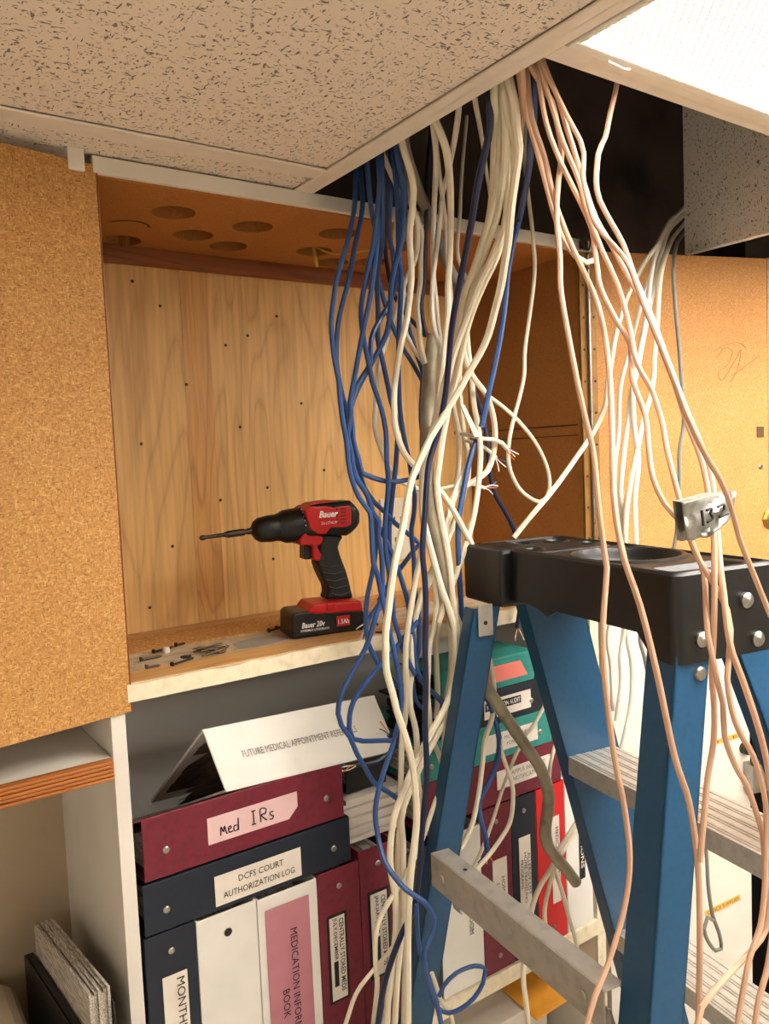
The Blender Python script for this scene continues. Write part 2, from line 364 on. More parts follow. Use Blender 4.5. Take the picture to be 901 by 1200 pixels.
# ------------------------------------------------------------------ light fixtures
def fixture(x0, x1, y0, y1, lens, label, fr=.012):
    r = thing('ceiling_light', label, 'light', ((x0+x1)/2, (y0+y1)/2, ZC))
    f = MB(); z0, z1 = ZC-.002, ZC+.012
    f.box(x0, x1, y1-fr, y1, z0, z1).box(x0, x1, y0, y0+fr, z0, z1).box(x0, x0+fr*.6, y0+fr, y1-fr, z0, z1).box(x1-fr*.6, x1, y0+fr, y1-fr, z0, z1)
    f.build('frame', 'frame', r, bevel=.002)
    MB().box(x0+.004, x1-.004, y0+.01, y1-.01, ZC+.1, ZC+.103).box(x0+.002, x0+.005, y0, y1, ZC+.012, ZC+.1).box(x1-.005, x1-.002, y0, y1, ZC+.012, ZC+.1).box(x0, x1, y0, y0+.003, ZC+.012, ZC+.1).box(x0, x1, y1-.003, y1, ZC+.012, ZC+.1).build('housing', 'frame', r)
    l = MB().box(x0+fr*.6, x1-fr*.6, y0+fr, y1-fr, ZC+.002, ZC+.006).build('lens', lens, r)
    h = MB()
    h.tube([(x0+.05, y1-.004, ZC-.003), (x0+.075, y1-.003, ZC-.004), (x0+.08, y1-.005, ZC-.004)], .0012, 6).build('latch', 'frame', r, True)
    return r
fixture(XT1+.002, XR-.002, -.081, .506, 'lens', 'bright prismatic ceiling light in its white frame beside the ceiling hole')
fixture(XT1+.002, XR-.002, -1.31, -.726, 'fill_lens', 'added fill light with prismatic lens, unseen, farther back in the room')  # unseen fill light, added to brighten the scene from behind the camera
fixture(-1.87, -.692, -1.29, -.742, 'fill_lens', 'added fill light with prismatic lens, unseen, farthest back on the left')  # another added fill light, out of view on the left
# ================================================================== UPPER WALL CABINET
CX0, CX1 = .28, 1.09
CZ0, CZ1 = -.279, .357
cab = thing('wall_cabinet', 'open built-in wooden wall cabinet with raw particleboard doors and bare plywood back', 'cabinet', (.7, 1.1, CZ0))
def part(mb, n, m, **k): return mb.build(n, m, cab, **k)
pb1 = part(MB().box(CX0-.02, .487, Ybk, Ybk+.009, CZ0, .33), 'back_panel', 'ply')
pb2 = part(MB().box(.4872, CX1, Ybk, Ybk+.009, CZ0, .33), 'back_panel', 'ply')
part(MB().box(.4885, .535, Ybk-.0008, Ybk, -.262, .31), 'veneer_strip', 'ply2')
for x, z in ((.412, .288), (.454, .253), (.603, .214), (.41, .036), (.537, -.061), (.625, -.045), (.629, -.17), (.407, -.224), (.562, .196), (.70, .10), (.74, -.02), (.49, .13), (.58, .06), (.66, .25), (.45, -.13)):
    MB().disc((x, Ybk-.0008, z), (0, -1, 0), .0026, .0008, 8).build('nail_head', 'darksteel', pb2 if x > .487 else pb1)
# top with drilled cable holes
def boolean(name, mat, body, cutter, parent):
    o = body.build(name, mat, parent); c = cutter.build('cutter', None)
    md = o.modifiers.new('b', 'BOOLEAN'); md.operation = 'DIFFERENCE'; md.solver = 'EXACT'; md.object = c
    dg = bpy.context.evaluated_depsgraph_get(); dg.update()
    me = bpy.data.meshes.new_from_object(o.evaluated_get(dg)); o.modifiers.clear(); o.data = me
    bpy.data.objects.remove(c); return o
cut = MB()
for x, y in ((.406, 1.053), (.469, 1.144), (.54, 1.178), (.528, 1.067), (.657, 1.043), (.676, 1.148), (.385, 1.215), (.79, 1.06), (.80, 1.17), (.74, 1.2)):
    cut.lathe([(0, .029), (.06, .029)], (x, y, .32), EZ, 28)
top = boolean('top_panel', 'hard', MB().box(CX0, CX1+.02, Ysh+.004, Ybk, .336, .356), cut, cab)
MB().add([(.372+.03*math.cos(a), 1.139+.03*math.sin(a), .3355) for a in [math.radians(200+i*16) for i in range(10)]] + [(.372+.027*math.cos(a), 1.139+.027*math.sin(a), .3355) for a in [math.radians(200+i*16) for i in range(10)]], [(i, i+1, 11+i, 10+i) for i in range(9)]).build('scribed_arc', 'darksteel', top)
part(MB().box(CX0, CX1, Ybk-.02, Ybk-.001, .312, .336), 'cleat', 'cleat', bevel=.001)
part(MB().box(CX0-.004, 1.132, Ysh-.004, Ysh+.004, .338, .3575), 'trim_strip', 'white', bevel=.001)
part(MB().box(.247, .265, Ysh-.012, Ysh+.02, .335, .36), 'corner_block', 'white', bevel=.001)
part(MB().box(CX0-.018, CX0, Ysh, Ybk, CZ0, .336), 'side_panel', 'side')
rp = part(MB().box(CX1, CX1+.018, Ysh+.012, Ybk, CZ0, .336), 'side_panel', 'side')
MB().box(CX1-.0012, CX1, .97, 1.2, .040, .042).box(CX1-.0012, CX1, .97, 1.2, .022, .0235).build('scored_line', 'darksteel', rp)
# floor of the cabinet: cream edge, bare lip, worn surface, particleboard strip, back strip
bp = part(MB().box(CX0-.018, CX1+.018, Ysh+.004, 1.252, CZ0, -.264), 'bottom_panel', 'lam')
rnd = random.Random(3)
edge = [(CX0-.004, -.2595)] + [(CX0+.02*i, -.2598+rnd.uniform(-.0016, .0012)) for i in range(1, 41)] + [(CX1+.018, -.26)]
part(MB().prism([(CX0-.004, Ysh-.004, CZ0-.002)] + [(x, Ysh-.004, z) for x, z in edge] + [(CX1+.018, Ysh-.004, CZ0-.002)], (0, .009, 0)), 'painted_edge', 'cream')
part(MB().box(CX0, CX1, Ysh+.005, 1.02, -.264, -.2595), 'bare_lip', 'pine', bevel=.0006)
part(MB().box(CX0, CX1, 1.0205, 1.113, -.264, -.2605), 'worn_surface', 'dirty')
part(MB().box(CX0, CX1, 1.1165, 1.213, -.264, -.2588), 'particle_strip', 'chip', bevel=.0006)
part(MB().box(CX0, CX1, 1.2145, 1.252, -.264, -.2600), 'back_strip', 'pine')
part(MB().prism([(.455, 1.03, -.2604), (.50, 1.028, -.2604), (.545, 1.045, -.2604), (.54, 1.078, -.2604), (.50, 1.085, -.2604), (.462, 1.07, -.2604)], (0, 0, .0004)), 'paint_patch', 'greypatch')
# doors
def door(hx, hy, ang, width, side, z0, z1, mat, name='door', parent=cab, th=.018):
    """a slab hung at (hx, hy); side -1 opens to the left, +1 to the right; ang swings it forward"""
    a = math.radians(ang); d = Vector((side*math.cos(a), -math.sin(a), 0)); n = Vector((-math.sin(a)*side, -math.cos(a), 0))
    X = lambda p: Vector((hx, hy, 0)) + d*p.x + n*p.y + EZ*p.z
    return MB().box(0, width, -th, 0, z0, z1, X).build(name, mat, parent, bevel=.0012), X, d, n
dl, XL, dd, nn = door(.2795, .957, 11, .40, -1, -.2925, .3475, 'chip')
MB().box(-.0012, 0, -.018, .0005, -.2925, .3475, XL).build('door_edge', 'cleat', dl)
dr, XR_, drd, drn = door(1.119, .952, 17, .41, 1, -.2925, .339, 'chip2')
MB().box(.372, .41, -.0005, .0015, -.2925, .339, XR_).build('edge_band', 'pine', dr)
MB().box(-.001, .0, -.018, .0, -.2925, .339, XR_).build('door_edge', 'pine', dr)
def on_door(px, py):
    d = ray(px, py); nrm = drn; p0 = Vector((1.119, .952, 0)); k = p0.dot(nrm)/d.dot(nrm); q = d*k - p0
    return q.dot(drd), q.z
u, z = on_door(890.5, 506); MB().box(u-.008, u+.008, 0, .002, z-.01, z+.01, XR_).build('strike_plate', 'bronze', dr, bevel=.0005)
u, z = on_door(891, 547); MB().disc(XR_(Vector((u, 0, z))), drn, .005, .003).build('screw', 'steel', dr)
u, z = on_door(903, 608); lk = MB().lathe([(0, .021), (.003, .021), (.005, .017), (.006, .013), (.009, .012), (.010, .008), (.0105, .0)], XR_(Vector((u, 0, z))), drn, 8).build('lock', 'brass', dr)
# faint pencil scribble near the door's middle
def dp(px, py): u, z = on_door(px, py); return XR_(Vector((u, .0003, z)))
sc = MB()
for path in ([(840, 420), (848, 408), (858, 412), (852, 428), (842, 436), (846, 446), (860, 424), (868, 410), (864, 432), (856, 448)], [(858, 440), (872, 430), (890, 416)], [(836, 412), (850, 404), (866, 402), (874, 408)]):
    sc.tube(smooth_path([dp(*p) for p in path], .003), .0005, 4)
sc.build('pencil_mark', 'cleat', dr)
# piano hinge of the right door
hg = part(MB().box(1.0895, 1.0905, .962, .9735, -.28, .334), 'hinge', 'hinge')
kn = MB(); zz = -.28
hx, hy = 1.105, .951
MB().box(1.088, 1.1075, .9565, .958, -.28, .334).build('hinge_leaf', 'hinge', hg)
MB().box(.001, .012, .0005, .0018, -.28, .334, lambda p: Vector((hx, hy, 0)) + drd*p.x + drn*p.y + EZ*p.z).build('hinge_leaf', 'hinge', hg)
while zz < .33:
    kn.lathe([(0, .0028), (.0235, .0028)], (hx, hy+.001, zz), EZ, 8); zz += .0245
kn.build('hinge_knuckle', 'steel', hg)
sm = MB(); zz = -.27
while zz < .33:
    sm.disc((1.096, .9565, zz), (0, -1, 0), .0025, .0008, 8); sm.disc(Vector((hx, hy, zz))+drd*.007+drn*.0018, drn, .0025, .0008, 8); zz += .055
sm.build('hinge_screw', 'darksteel', hg)
clp = tag(MB().tube(smooth_path([(1.083, .948, .352), (1.092, .944, .362), (1.103, .944, .352), (1.10, .945, .338), (1.088, .945, .338), (1.083, .948, .350)], .003), .0016, 6).box(1.086, 1.1, .946, .953, .339, .354).build('cable_clip', 'darksteel'), 'small dark clip with a wire loop at the cabinet corner above the hinge', 'clip')
# ivory outlet on the plywood, behind the cables
ol = thing('wall_outlet', 'ivory duplex outlet plate on the plywood behind the hanging cables', 'outlet', (.897, Ybk-.003, -.2))
c0 = atY(464, 620, Ybk-.001)
MB().box(c0.x-.037, c0.x+.037, Ybk-.006, Ybk-.0008, c0.z-.06, c0.z+.06).build('plate', 'outlet', ol, bevel=.002)
for dz in (-.02, .02):
    rc = MB().lathe([(0, .0165), (.0015, .0165)], (c0.x, Ybk-.006, c0.z+dz), (0, -1, 0), 20).build('receptacle', 'outlet', ol)
    MB().box(c0.x-.008, c0.x-.006, Ybk-.0079, Ybk-.0074, c0.z+dz-.004, c0.z+dz+.005).box(c0.x+.006, c0.x+.008, Ybk-.0079, Ybk-.0074, c0.z+dz-.004, c0.z+dz+.004).build('slot', 'black', rc)
# yellow wire ends poking out of a hole
yw = tag(MB().tube(smooth_path([(.676, 1.15, .36), (.677, 1.15, .335), (.683, 1.155, .322), (.69, 1.165, .318)], .004), .003, 6).tube(smooth_path([(.676, 1.15, .345), (.70, 1.12, .328), (.74, 1.09, .332), (.79, 1.06, .345)], .006), .0016, 6).build('yellow_wire', 'yellow', smooth=True), 'yellow wire poking out of a hole in the cabinet top', 'wire')
# debris on the cabinet floor
ZF = -.2604
def screw(px, py, ang, ln=.025, label='', r=.0017):
    p = atZ(px, py, ZF+.002); d = Vector((math.cos(ang), math.sin(ang), 0)); o = thing('screw', label, 'screw', (p.x, p.y, ZF), 'screws on the cabinet floor')
    MB().lathe([(0, r), (ln-.003, r), (ln, .0003)], p-d*ln/2+EZ*(r*.4-.0004), d, 8).build('shank', 'darksteel', o); MB().lathe([(-.0015, .0035), (0, .0032), (.002, r)], p-d*ln/2+EZ*.0012, d, 10).build('head', 'darksteel', o)
screw(192, 761, .35, .034, 'dark screw lying beside the white plastic cap, farthest left on the cabinet floor')
screw(215, 775, .45, .04, 'long dark screw lying left of the wire tangle near the shelf lip')
screw(178, 771, .1, .03, 'dark screw near the left cabinet door, behind the short one')
screw(180, 781, .0, .018, 'short dark screw nearest the front left corner of the cabinet floor')
screw(212, 755, .3, .016, 'dark screw against the particleboard strip above the wire tangle')
screw(320, 738, .4, .018, 'left one of two dark screws lying left of the drill battery')
screw(329, 735, .4, .018, 'right one of two dark screws lying left of the drill battery')
p = atZ(195, 765, ZF); tag(MB().lathe([(0, .005), (.004, .0055), (.008, .004), (.009, 0)], p, EZ, 12).build('plastic_cap', 'paper', smooth=True), 'small white plastic cap beside the dark screw', 'cap')
tg = MB(); c = atZ(248, 765, ZF); rr = random.Random(5)
for k in range(5): tg.tube(smooth_path([c+Vector((rr.uniform(-.022, .022), rr.uniform(-.02, .02), .0012+rr.uniform(0, .008))) for _ in range(7)], .003), .0008, 5)
tag(tg.build('wire_tangle', 'bronze', smooth=True), 'tangle of stripped wire strands in front of the grey paint patch', 'wire')
for (px, py, s, lab) in ((217, 771, .008, 'dark plaster chip left of the wire tangle'), (440, 733, .007, 'dark chip right of the drill battery, behind another'), (446, 742, .008, 'dark chip right of the drill battery, at the shelf lip'), (430, 745, .005, 'small dark chip close to the drill battery corner')):
    p = atZ(px, py, ZF); v = [p+Vector((s*math.cos(a)*rr.uniform(.6, 1.2), s*.7*math.sin(a), 0)) for a in [k*1.257 for k in range(5)]]
    tag(MB().prism(v, (0, 0, .003)).build('debris_chip', 'darksteel'), lab, 'debris', 'chips on the cabinet floor')
# ================================================================== LOWER SHELVES
sh = thing('bookshelf', 'white built-in shelf unit below the cabinet with chipped cream shelf edges', 'shelf', (.68, 1.1, -H))
def sp(mb, n, m, **k): return mb.build(n, m, sh, **k)
sp(MB().box(.2725, 1.12, Ybk-.002, Ybk+.008, -H, CZ0), 'back_board', 'grayback'); sp(MB().box(-.6, .256, Ybk-.002, Ybk+.008, -H, CZ0), 'back_board', 'baybeige')
sp(MB().box(.255, .2725, Ysh, Ybk, -H, -.2935), 'divider', 'lam', bevel=.0008)
sp(MB().box(1.093, 1.1135, Ysh, Ybk, -H, -.2795), 'side_board', 'lam', bevel=.0008)
sp(MB().box(1.0925, 1.1145, Ysh-.003, Ysh, -H, -.2795), 'upright_edge', 'cream', bevel=.0008)
SZ = -.858
s1 = sp(MB().box(.2725, 1.093, Ysh+.004, Ybk, SZ-.02, SZ), 'shelf_board', 'lam')
edge = [(.2725, SZ)] + [(.2725+.02*i, SZ-.001+rnd.uniform(-.001, .001)) for i in range(1, 41)] + [(1.093, SZ)]
MB().prism([(.2725, Ysh-.004, SZ-.028)] + [(x, Ysh-.004, z) for x, z in edge] + [(1.093, Ysh-.004, SZ-.028)], (0, .009, 0)).build('shelf_edge', 'cream', s1)
sp(MB().box(.2725, 1.093, Ysh+.004, Ybk, -1.17, -1.15), 'shelf_board', 'lam')
sp(MB().box(.2725, 1.093, Ysh+.004, Ybk, -1.87, -1.77), 'plinth', 'lam')
# left bay: white shelf with ribbed oak edge
s2 = sp(MB().box(-.6, .2535, Ysh, Ybk-.002, -.364, -.344), 'shelf_board', 'lam')
oe = MB(); n = 5
for k in range(n): oe.box(-.6, .252, Ysh-.013+.001*(k % 2), Ysh, -.366+.0235*k/n, -.366+.0235*(k+.86)/n)
oe.box(-.6, .252, Ysh-.009, Ysh, -.366, -.3425).build('oak_edge', 'oak', s2, bevel=.0012)
sp(MB().box(-.6, .2535, Ysh+.004, Ybk, SZ-.02, SZ), 'shelf_board', 'lam')
sp(MB().box(-.62, -.6, Ysh, Ybk, -H, CZ0), 'side_board', 'lam')
# white door of the lower cabinet, swung open on the right
lc = thing('lower_cabinet_door', 'tall white open cabinet door behind the ladder with yellow tape labels', 'door', (1.27, .9, -1.77))
_, XD, dd2, dn2 = door(1.122, .953, 17, .3205, 1, -1.77, -.30, 'white', 'panel', lc)
def on_low(px, py):
    d = ray(px, py); p0 = Vector((1.122, .953, 0)); k = p0.dot(dn2)/d.dot(dn2); q = d*k - p0; return q.dot(dd2), q.z
def ptl(px, py, off=.0005): u, z = on_low(px, py); return XD(Vector((u, off, z)))
def tape_label(a, b, wpx, txt):
    pa, pb = ptl(*a), ptl(*b); xd = (pb-pa).normalized(); up = dn2.cross(xd); ln = (pb-pa).length
    o = MB().prism([pa-up*wpx/2, pb-up*wpx/2, pb+up*wpx/2, pa+up*wpx/2], dn2*.0006).build('tape_label', 'yellowtape', lc)
    text(txt, (pa+pb)/2+dn2*.0008, xd, up, ln*.9, wpx*.55, 'cleat', o)
tape_label((826, 1071), (867, 1051), .012, 'OFFICE SUPPLIES'); tape_label((838, 870), (872, 859), .010, 'FILES')
hz = MB(); u, z = on_low(878, 906)
hb = hz.box(u-.016, u+.018, 0, .028, z-.028, z+.026, XD).build('latch_box', 'steel', lc, bevel=.002)
u2, z2 = on_low(872, 876); MB().lathe([(0, .012), (.012, .011), (.016, .006)], XD(Vector((u2, 0, z2))), dn2, 16).build('lock_cylinder', 'darksteel', lc)
# made-up black cabinet, added so the gap past the door's edge stays dark
bc = thing('gap_filler_cabinet', 'made-up black cabinet, added to keep the gap past the white door dark', 'cabinet', (1.85, 1.02, -H))
MB().box(1.5, 2.2, .82, 1.25, -H, -.5).build('body', 'blackvinyl', bc, bevel=.004)
MB().box(1.51, 1.845, .805, .82, -H+.05, -.52).build('door', 'blackplastic', bc, bevel=.003); MB().box(1.855, 2.19, .805, .82, -H+.05, -.52).build('door', 'blackplastic', bc, bevel=.003)
MB().box(1.83, 1.84, .79, .805, -1.1, -.95).build('handle', 'darksteel', bc)
# things in the left bay
pf = thing('paper_folder', 'dark folder thick with loose papers standing in the left shelf bay', 'folder', (.2, 1.08, SZ))
def leaf(xb, xf, yb, yf, zb, zf, th, nm, m, zb0=SZ):
    MB().prism([(xb, yb, zb0), (xb, yb, zb), (xf, yf, zf), (xf, yf, zb0)], (th, 0, 0)).build(nm, m, pf)
leaf(.178, .192, 1.2, .955, -.68, -.665, .002, 'cover', 'blackvinyl'); leaf(.181, .196, 1.2, .953, -.68, -.665, .009, 'cover', 'black')
for k in range(7): leaf(.193+.0036*k, .206+.0036*k, 1.195, .95+.002*(k % 3), -.637-.002*(k % 2), -.612-.003*((k*2) % 3), .003, 'paper_sheet', 'pages')
leaf(.219, .232, 1.2, .945, -.645, -.63, .002, 'cover', 'blackvinyl')
bn = MB().box(-.12, .165, .985, 1.22, SZ, -.705).build('storage_box', 'baybeige', bevel=.03, seg=4)
tag(bn, 'rounded beige box at the bottom left of the left shelf bay', 'box')
# ================================================================== BINDERS
def lay(name_col, x0, x1, z0, z1, label, depth=.26, top=0, bot=0, cat='binder', group='ring binders lying flat', Y=Ysh, pages='pages', rivets=True, fill=.7, inner=None):
    """a binder lying on its side: spine to the front, covers above and below; top / bot: drop of the covers at the back"""
    r = thing('ring_binder', label, cat, ((x0+x1)/2, Y+depth/2, z0), group); t = .0032
    MB().box(x0, x1, Y, Y+t, z0, z1).build('spine', name_col, r, bevel=.0012)
    MB().prism([(x0, Y+t, z1-t), (x0, Y+t, z1), (x0, Y+depth, z1-top), (x0, Y+depth, z1-top-t)], (x1-x0, 0, 0)).build('cover', name_col, r)
    MB().prism([(x0, Y+t, z0), (x0, Y+t, z0+t), (x0, Y+depth, z0-bot+t), (x0, Y+depth, z0-bot)], (x1-x0, 0, 0)).build('cover', name_col, r)
    h = z1-z0; g = (1-fill)*h*.5
    a0, a1 = z0+t+g*.4, z1-t-g
    pg = MB(); k = 6; rr = random.Random(int(x0*1000+z0*777))
    for i in range(k):
        f0, f1 = i/k, (i+.9)/k; e = rr.uniform(0, .006); y0 = Y+.018+e; y1 = Y+depth-.012
        zt = lambda f, yy: (a0+(a1-a0)*f) - (bot+(top-bot)*f)*(yy-Y)/depth
        pg.prism([(x0+.006+e, y0, zt(f0, y0)), (x0+.006+e, y0, zt(f1, y0)), (x0+.006+e, y1, zt(f1, y1)), (x0+.006+e, y1, zt(f0, y1))], (x1-x0-.014-e, 0, 0))
    pg.build('pages', pages, r)
    if rivets:
        for x in (x0+.028, x1-.028): MB().disc((x, Y-.0001, (z0+z1)/2-.006), (0, -1, 0), .0045, .0025).build('rivet', 'steel', r)
    return r
def stand(col, x0, x1, z1, label, depth=.26, Y=Ysh, z0=SZ, hole=False, rivet=True, group='ring binders standing on the shelf', fill=.8):
    r = thing('ring_binder', label, 'binder', ((x0+x1)/2, Y+depth/2, z0), group); t = .003
    MB().box(x0, x1, Y, Y+t, z0, z1).build('spine', col, r, bevel=.0012)
    MB().box(x0, x0+t, Y+t, Y+depth, z0, z1).build('cover', col, r); MB().box(x1-t, x1, Y+t, Y+depth, z0, z1).build('cover', col, r)
    pg = MB(); k = 5
    for i in range(k): pg.box(x0+t+.003+(x1-x0-2*t-.006)*i/k*fill, x0+t+.003+(x1-x0-2*t-.006)*(i+.9)/k*fill, Y+.02, Y+depth-.015, z0+.008, z1-.012-.002*(i % 2))
    pg.build('pages', 'pages', r)
    xc = (x0+x1)/2
    if rivet:
        for z in (z1-.026, z0+.026): MB().disc((xc, Y-.0001, z), (0, -1, 0), .0042, .0022).build('rivet', 'steel', r)
    if hole:
        MB().disc((xc, Y-.0001, z1-.028), (0, -1, 0), .0075, .0008, 20).build('grommet', 'paper', r)
        MB().disc((xc, Y-.0008, z1-.028), (0, -1, 0), .0055, .0004, 20).build('finger_hole', 'black', r)
    return r
def plate(r, x0, x1, z0, z1, m='paper', Y=Ysh, name='label', lab=None, cut=None, back=None, tilt=0):
    y = Y-.0006
    if back: MB().box(x0-.004, x1+.004, Y-.0005, Y-.0001, z0-.004, z1+.004).build('label_pocket', back, r)
    pts = [(x0, y, z0), (x1, y, z0), (x1, y, z1), (x0, y, z1)]
    if cut: pts = [(x0, y, z0), (x1-cut, y, z0), (x1, y, z0+cut), (x1, y, z1), (x0, y, z1)]
    o = MB().prism(pts, (0, -.0005, 0)).build(name, m, r)
    if lab: o['label'] = lab
    return o
YT = Ysh-.0013
def hor(o, s, x, z, wd, ht, m='ink', **k): return text(s, (x, YT, z), EX, EZ, wd, ht, m, o, **k)
def ver(o, s, x, z, ln, ht, m='ink', **k): return text(s, (x, YT, z), -EZ, EX, ln, ht, m, o, **k)
# --- left group
b = lay('maroon', .283, .570, -.509, -.429, 'maroon binder lying flat with the pink handwritten label', top=.115, bot=.035)
o = plate(b, .366, .496, -.487, -.452, 'pinkpaper', cut=.014, lab='pink label with a folded corner')
S_ = lambda pts: [(a*.001, c*.001) for a, c in pts]
stroke([S_([(0, 0), (1, 11), (4, 4), (6, 11), (8, 1), (10, 0)]), S_([(11, 5), (15, 6), (14, 9), (11, 7), (12, 1), (17, 1)]), S_([(23, 7), (19, 7), (19, 1), (24, 2), (25, 16), (25, 0)]),
        S_([(47, 19), (47, 1)]), S_([(44, 19), (50, 19)]), S_([(44, 1), (50, 1)]), S_([(57, 1), (57, 18), (65, 17), (64, 11), (58, 10), (66, 1)]), S_([(76, 10), (71, 10), (72, 6), (76, 4), (74, 0), (70, 1)])],
       (.383, YT, -.479), EX, EZ, .0008, 'ink', o)
b = lay('navy', .279, .578, -.577, -.512, 'navy binder lying flat under the maroon one, typed court log label', top=.035, bot=0)
o = plate(b, .371, .497, -.571, -.531, lab='cream typed label')
hor(o, 'DCFS COURT', .437, -.543, .066, .0085); hor(o, 'AUTHORIZATION LOG', .434, -.559, .104, .0085)
# wedge-shaped white binder on top
wb = thing('ring_binder', 'white vinyl binder tilted on top of the maroon binder, appointment referrals on its spine', 'binder', (.52, 1.05, -.43), 'ring binders lying flat')
tl, tr, br, bl = Vector((.3826, 1.0, -.3497)), Vector((.647, .985, -.3545)), Vector((.6609, .951, -.4323)), Vector((.3965, .966, -.4275))
xd = (tr-tl).normalized(); up = (tl-bl).normalized(); nv = xd.cross(up).normalized()
MB().prism([tl, tr, br, bl], -nv*.004).build('spine', 'whitevinyl', wb, bevel=.0015)
bk = Vector((-.012, .20, -.16))
MB().prism([tl, tr, tr+bk, tl+bk], Vector((0, -.001, -.004))).build('cover', 'whitevinyl', wb)
MB().prism([bl, br, br+Vector((0, .24, -.11)), bl+Vector((0, .24, -.11))], Vector((0, .001, .003))).build('cover', 'whitevinyl', wb)
cr = MB(); rr = random.Random(11)
for k in range(7):
    f = .1+.11*k; a = bl.lerp(tl, f)+xd*.006; e = bk*(f)+Vector((0, .24, -.11))*(1-f)
    p = [a+Vector((0, .012, 0))+e*t+EZ*(.006*math.sin(6*t+k)) for t in (0, .2, .4, .6, .8)]
    cr.add([q for q in p]+[q+xd*.2 for q in p], [(i, i+1, i+6, i+5) for i in range(4)])
    cr.add([q+EZ*.002 for q in p]+[q+xd*.2+EZ*.002 for q in p], [(i, i+1, i+6, i+5) for i in range(4)])
cr.build('pages', 'oldpages', wb)
cen = (tl+tr+br+bl)/4
text('FUTURE MEDICAL APPOINTMENT REFERRALS', cen+nv*.0012-xd*.006, xd, up, .175, .0095, 'greyink', wb)
# --- left standing group
b = stand('navy', .277, .3425, -.579, 'navy binder standing at the far left beside the shelf divider')
o = plate(b, .296, .328, -.80, -.636); ver(o, 'MONTHLY REPORT', .319, -.715, .145, .0105)
b = stand('whitevinyl', .3435, .4275, -.582, 'plain white binder standing with a finger hole in its spine', hole=True, rivet=False)
b = stand('whitevinyl', .4285, .520, -.584, 'white binder standing with a mauve pink spine sheet', rivet=False)
o = plate(b, .439, .506, -.85, -.602, 'pinksheet', name='spine_sheet', lab='mauve pink spine sheet')
ver(o, 'MEDICATION INFORMATION', .480, -.735, .19, .0105); ver(o, 'BOOK', .464, -.742, .04, .0105)
b = stand('maroon', .521, .590, -.581, 'maroon binder standing right of the pink spine, July to December label')
o = plate(b, .5365, .5615, -.772, -.650, back='black'); ver(o, 'CENTRALLY STORED MEDS', .5555, -.708, .108, .0075, bold=.01); ver(o, 'JULY-DECEMBER', .5445, -.682, .062, .0075, bold=.01)
MB().box(.541, .548, YT-.0004, YT, -.752, -.715).build('black_bar', 'black', o)
b = stand('maroon', .591, .655, -.570, 'maroon binder standing nearest the white cables, January to June label')
o = plate(b, .607, .636, -.765, -.640, back='black'); ver(o, 'CENTRALLY STORED MEDS', .629, -.70, .108, .0075, bold=.01); ver(o, 'JANUARY-JUNE', .617, -.672, .058, .0075, bold=.01)
MB().box(.613, .621, YT-.0004, YT, -.742, -.706).build('black_bar', 'black', o)
b = stand('blackvinyl', .657, .735, -.60, 'black binder standing behind the white cables left of the ladder rail')
# --- right standing group
b = stand('whitevinyl', .7365, .823, -.598, 'white binder standing directly right of the ladder rear rail', rivet=False)
ver(b, 'DR. ROOM', .797, -.742, .06, .009)
b = stand('maroon', .824, .8905, -.578, 'maroon binder standing right of the white one, pass schedule label')
o = plate(b, .846, .8775, -.80, -.668); ver(o, 'HOME PASS MEDS', .868, -.745, .09, .0075); ver(o, 'SCHEDULE', .856, -.735, .055, .0075)
b = stand('navy', .8915, .948, -.578, 'navy binder standing between maroon and red binders, allergy list label')
o = plate(b, .906, .9325, -.79, -.648); ver(o, 'ALLERGY LIST', .9275, -.715, .075, .006); ver(o, 'HOME TRAVELING', .9195, -.72, .088, .006); ver(o, 'PROGRAMS', .911, -.712, .05, .006)
b = stand('redvinyl', .949, 1.018, -.578, 'bright red binder standing on the right shelf')
o = plate(b, .983, 1.003, -.79, -.635); ver(o, 'MEDICAL ALERTS', .996, -.70, .09, .0075)
b = stand('whitevinyl', 1.0195, 1.086, -.578, 'white binder standing farthest right, black strip label', rivet=False)
o = plate(b, 1.052, 1.066, -.77, -.62, 'black', lab='black strip label'); ver(o, 'MEDICATIONS', 1.059, -.69, .12, .008, 'whiteink', bold=.01)
# --- right lying stack
b = lay('maroon', .70, 1.012, -.5755, -.503, 'maroon binder lying flat at the bottom of the right stack')
o = plate(b, .862, .985, -.553, -.522); hor(o, 'CAMPUS INCIDENT', .93, -.531, .085, .0075, 'greyink'); hor(o, 'NOTIFICATION', .93, -.543, .065, .0075, 'greyink')
b = lay('teal', .70, .992, -.502, -.443, 'teal binder lying flat with a white label, second from the bottom', depth=.2)
MB().box(.715, .977, Ysh-.0009, Ysh-.0002, -.494, -.451).build('spine_panel', 'teal', b)
o = plate(b, .835, .957, -.489, -.458, Y=Ysh-.0006); text('MONITORING', (.91, YT-.0008, -.468), EX, EZ, .06, .006, 'greyink', o); text('FORMS', (.90, YT-.0008, -.479), EX, EZ, .03, .006, 'greyink', o)
b = lay('navy', .725, .973, -.442, -.386, 'navy binder lying flat in the right stack, audit label', depth=.13, pages='blackvinyl')  # page block coloured black to stand for its shadowed end
o = plate(b, .84, .944, -.431, -.400); q = MB().box(.842, .921, YT-.0003, YT, -.418, -.405).build('black_bar', 'black', o)
text('MEDICATION AUDIT', (.8815, YT-.0004, -.4115), EX, EZ, .074, .008, 'whiteink', o, bold=.01)
b = lay('teal', .742, .955, -.385, -.335, 'teal binder with a salmon label on top of the right stack', rivets=False, depth=.09, pages='blackvinyl', fill=.95)  # pages black here too, the shade of this end put into the colour
MB().box(.755, .94, Ysh-.0009, Ysh-.0002, -.379, -.341).build('spine_panel', 'teal', b)
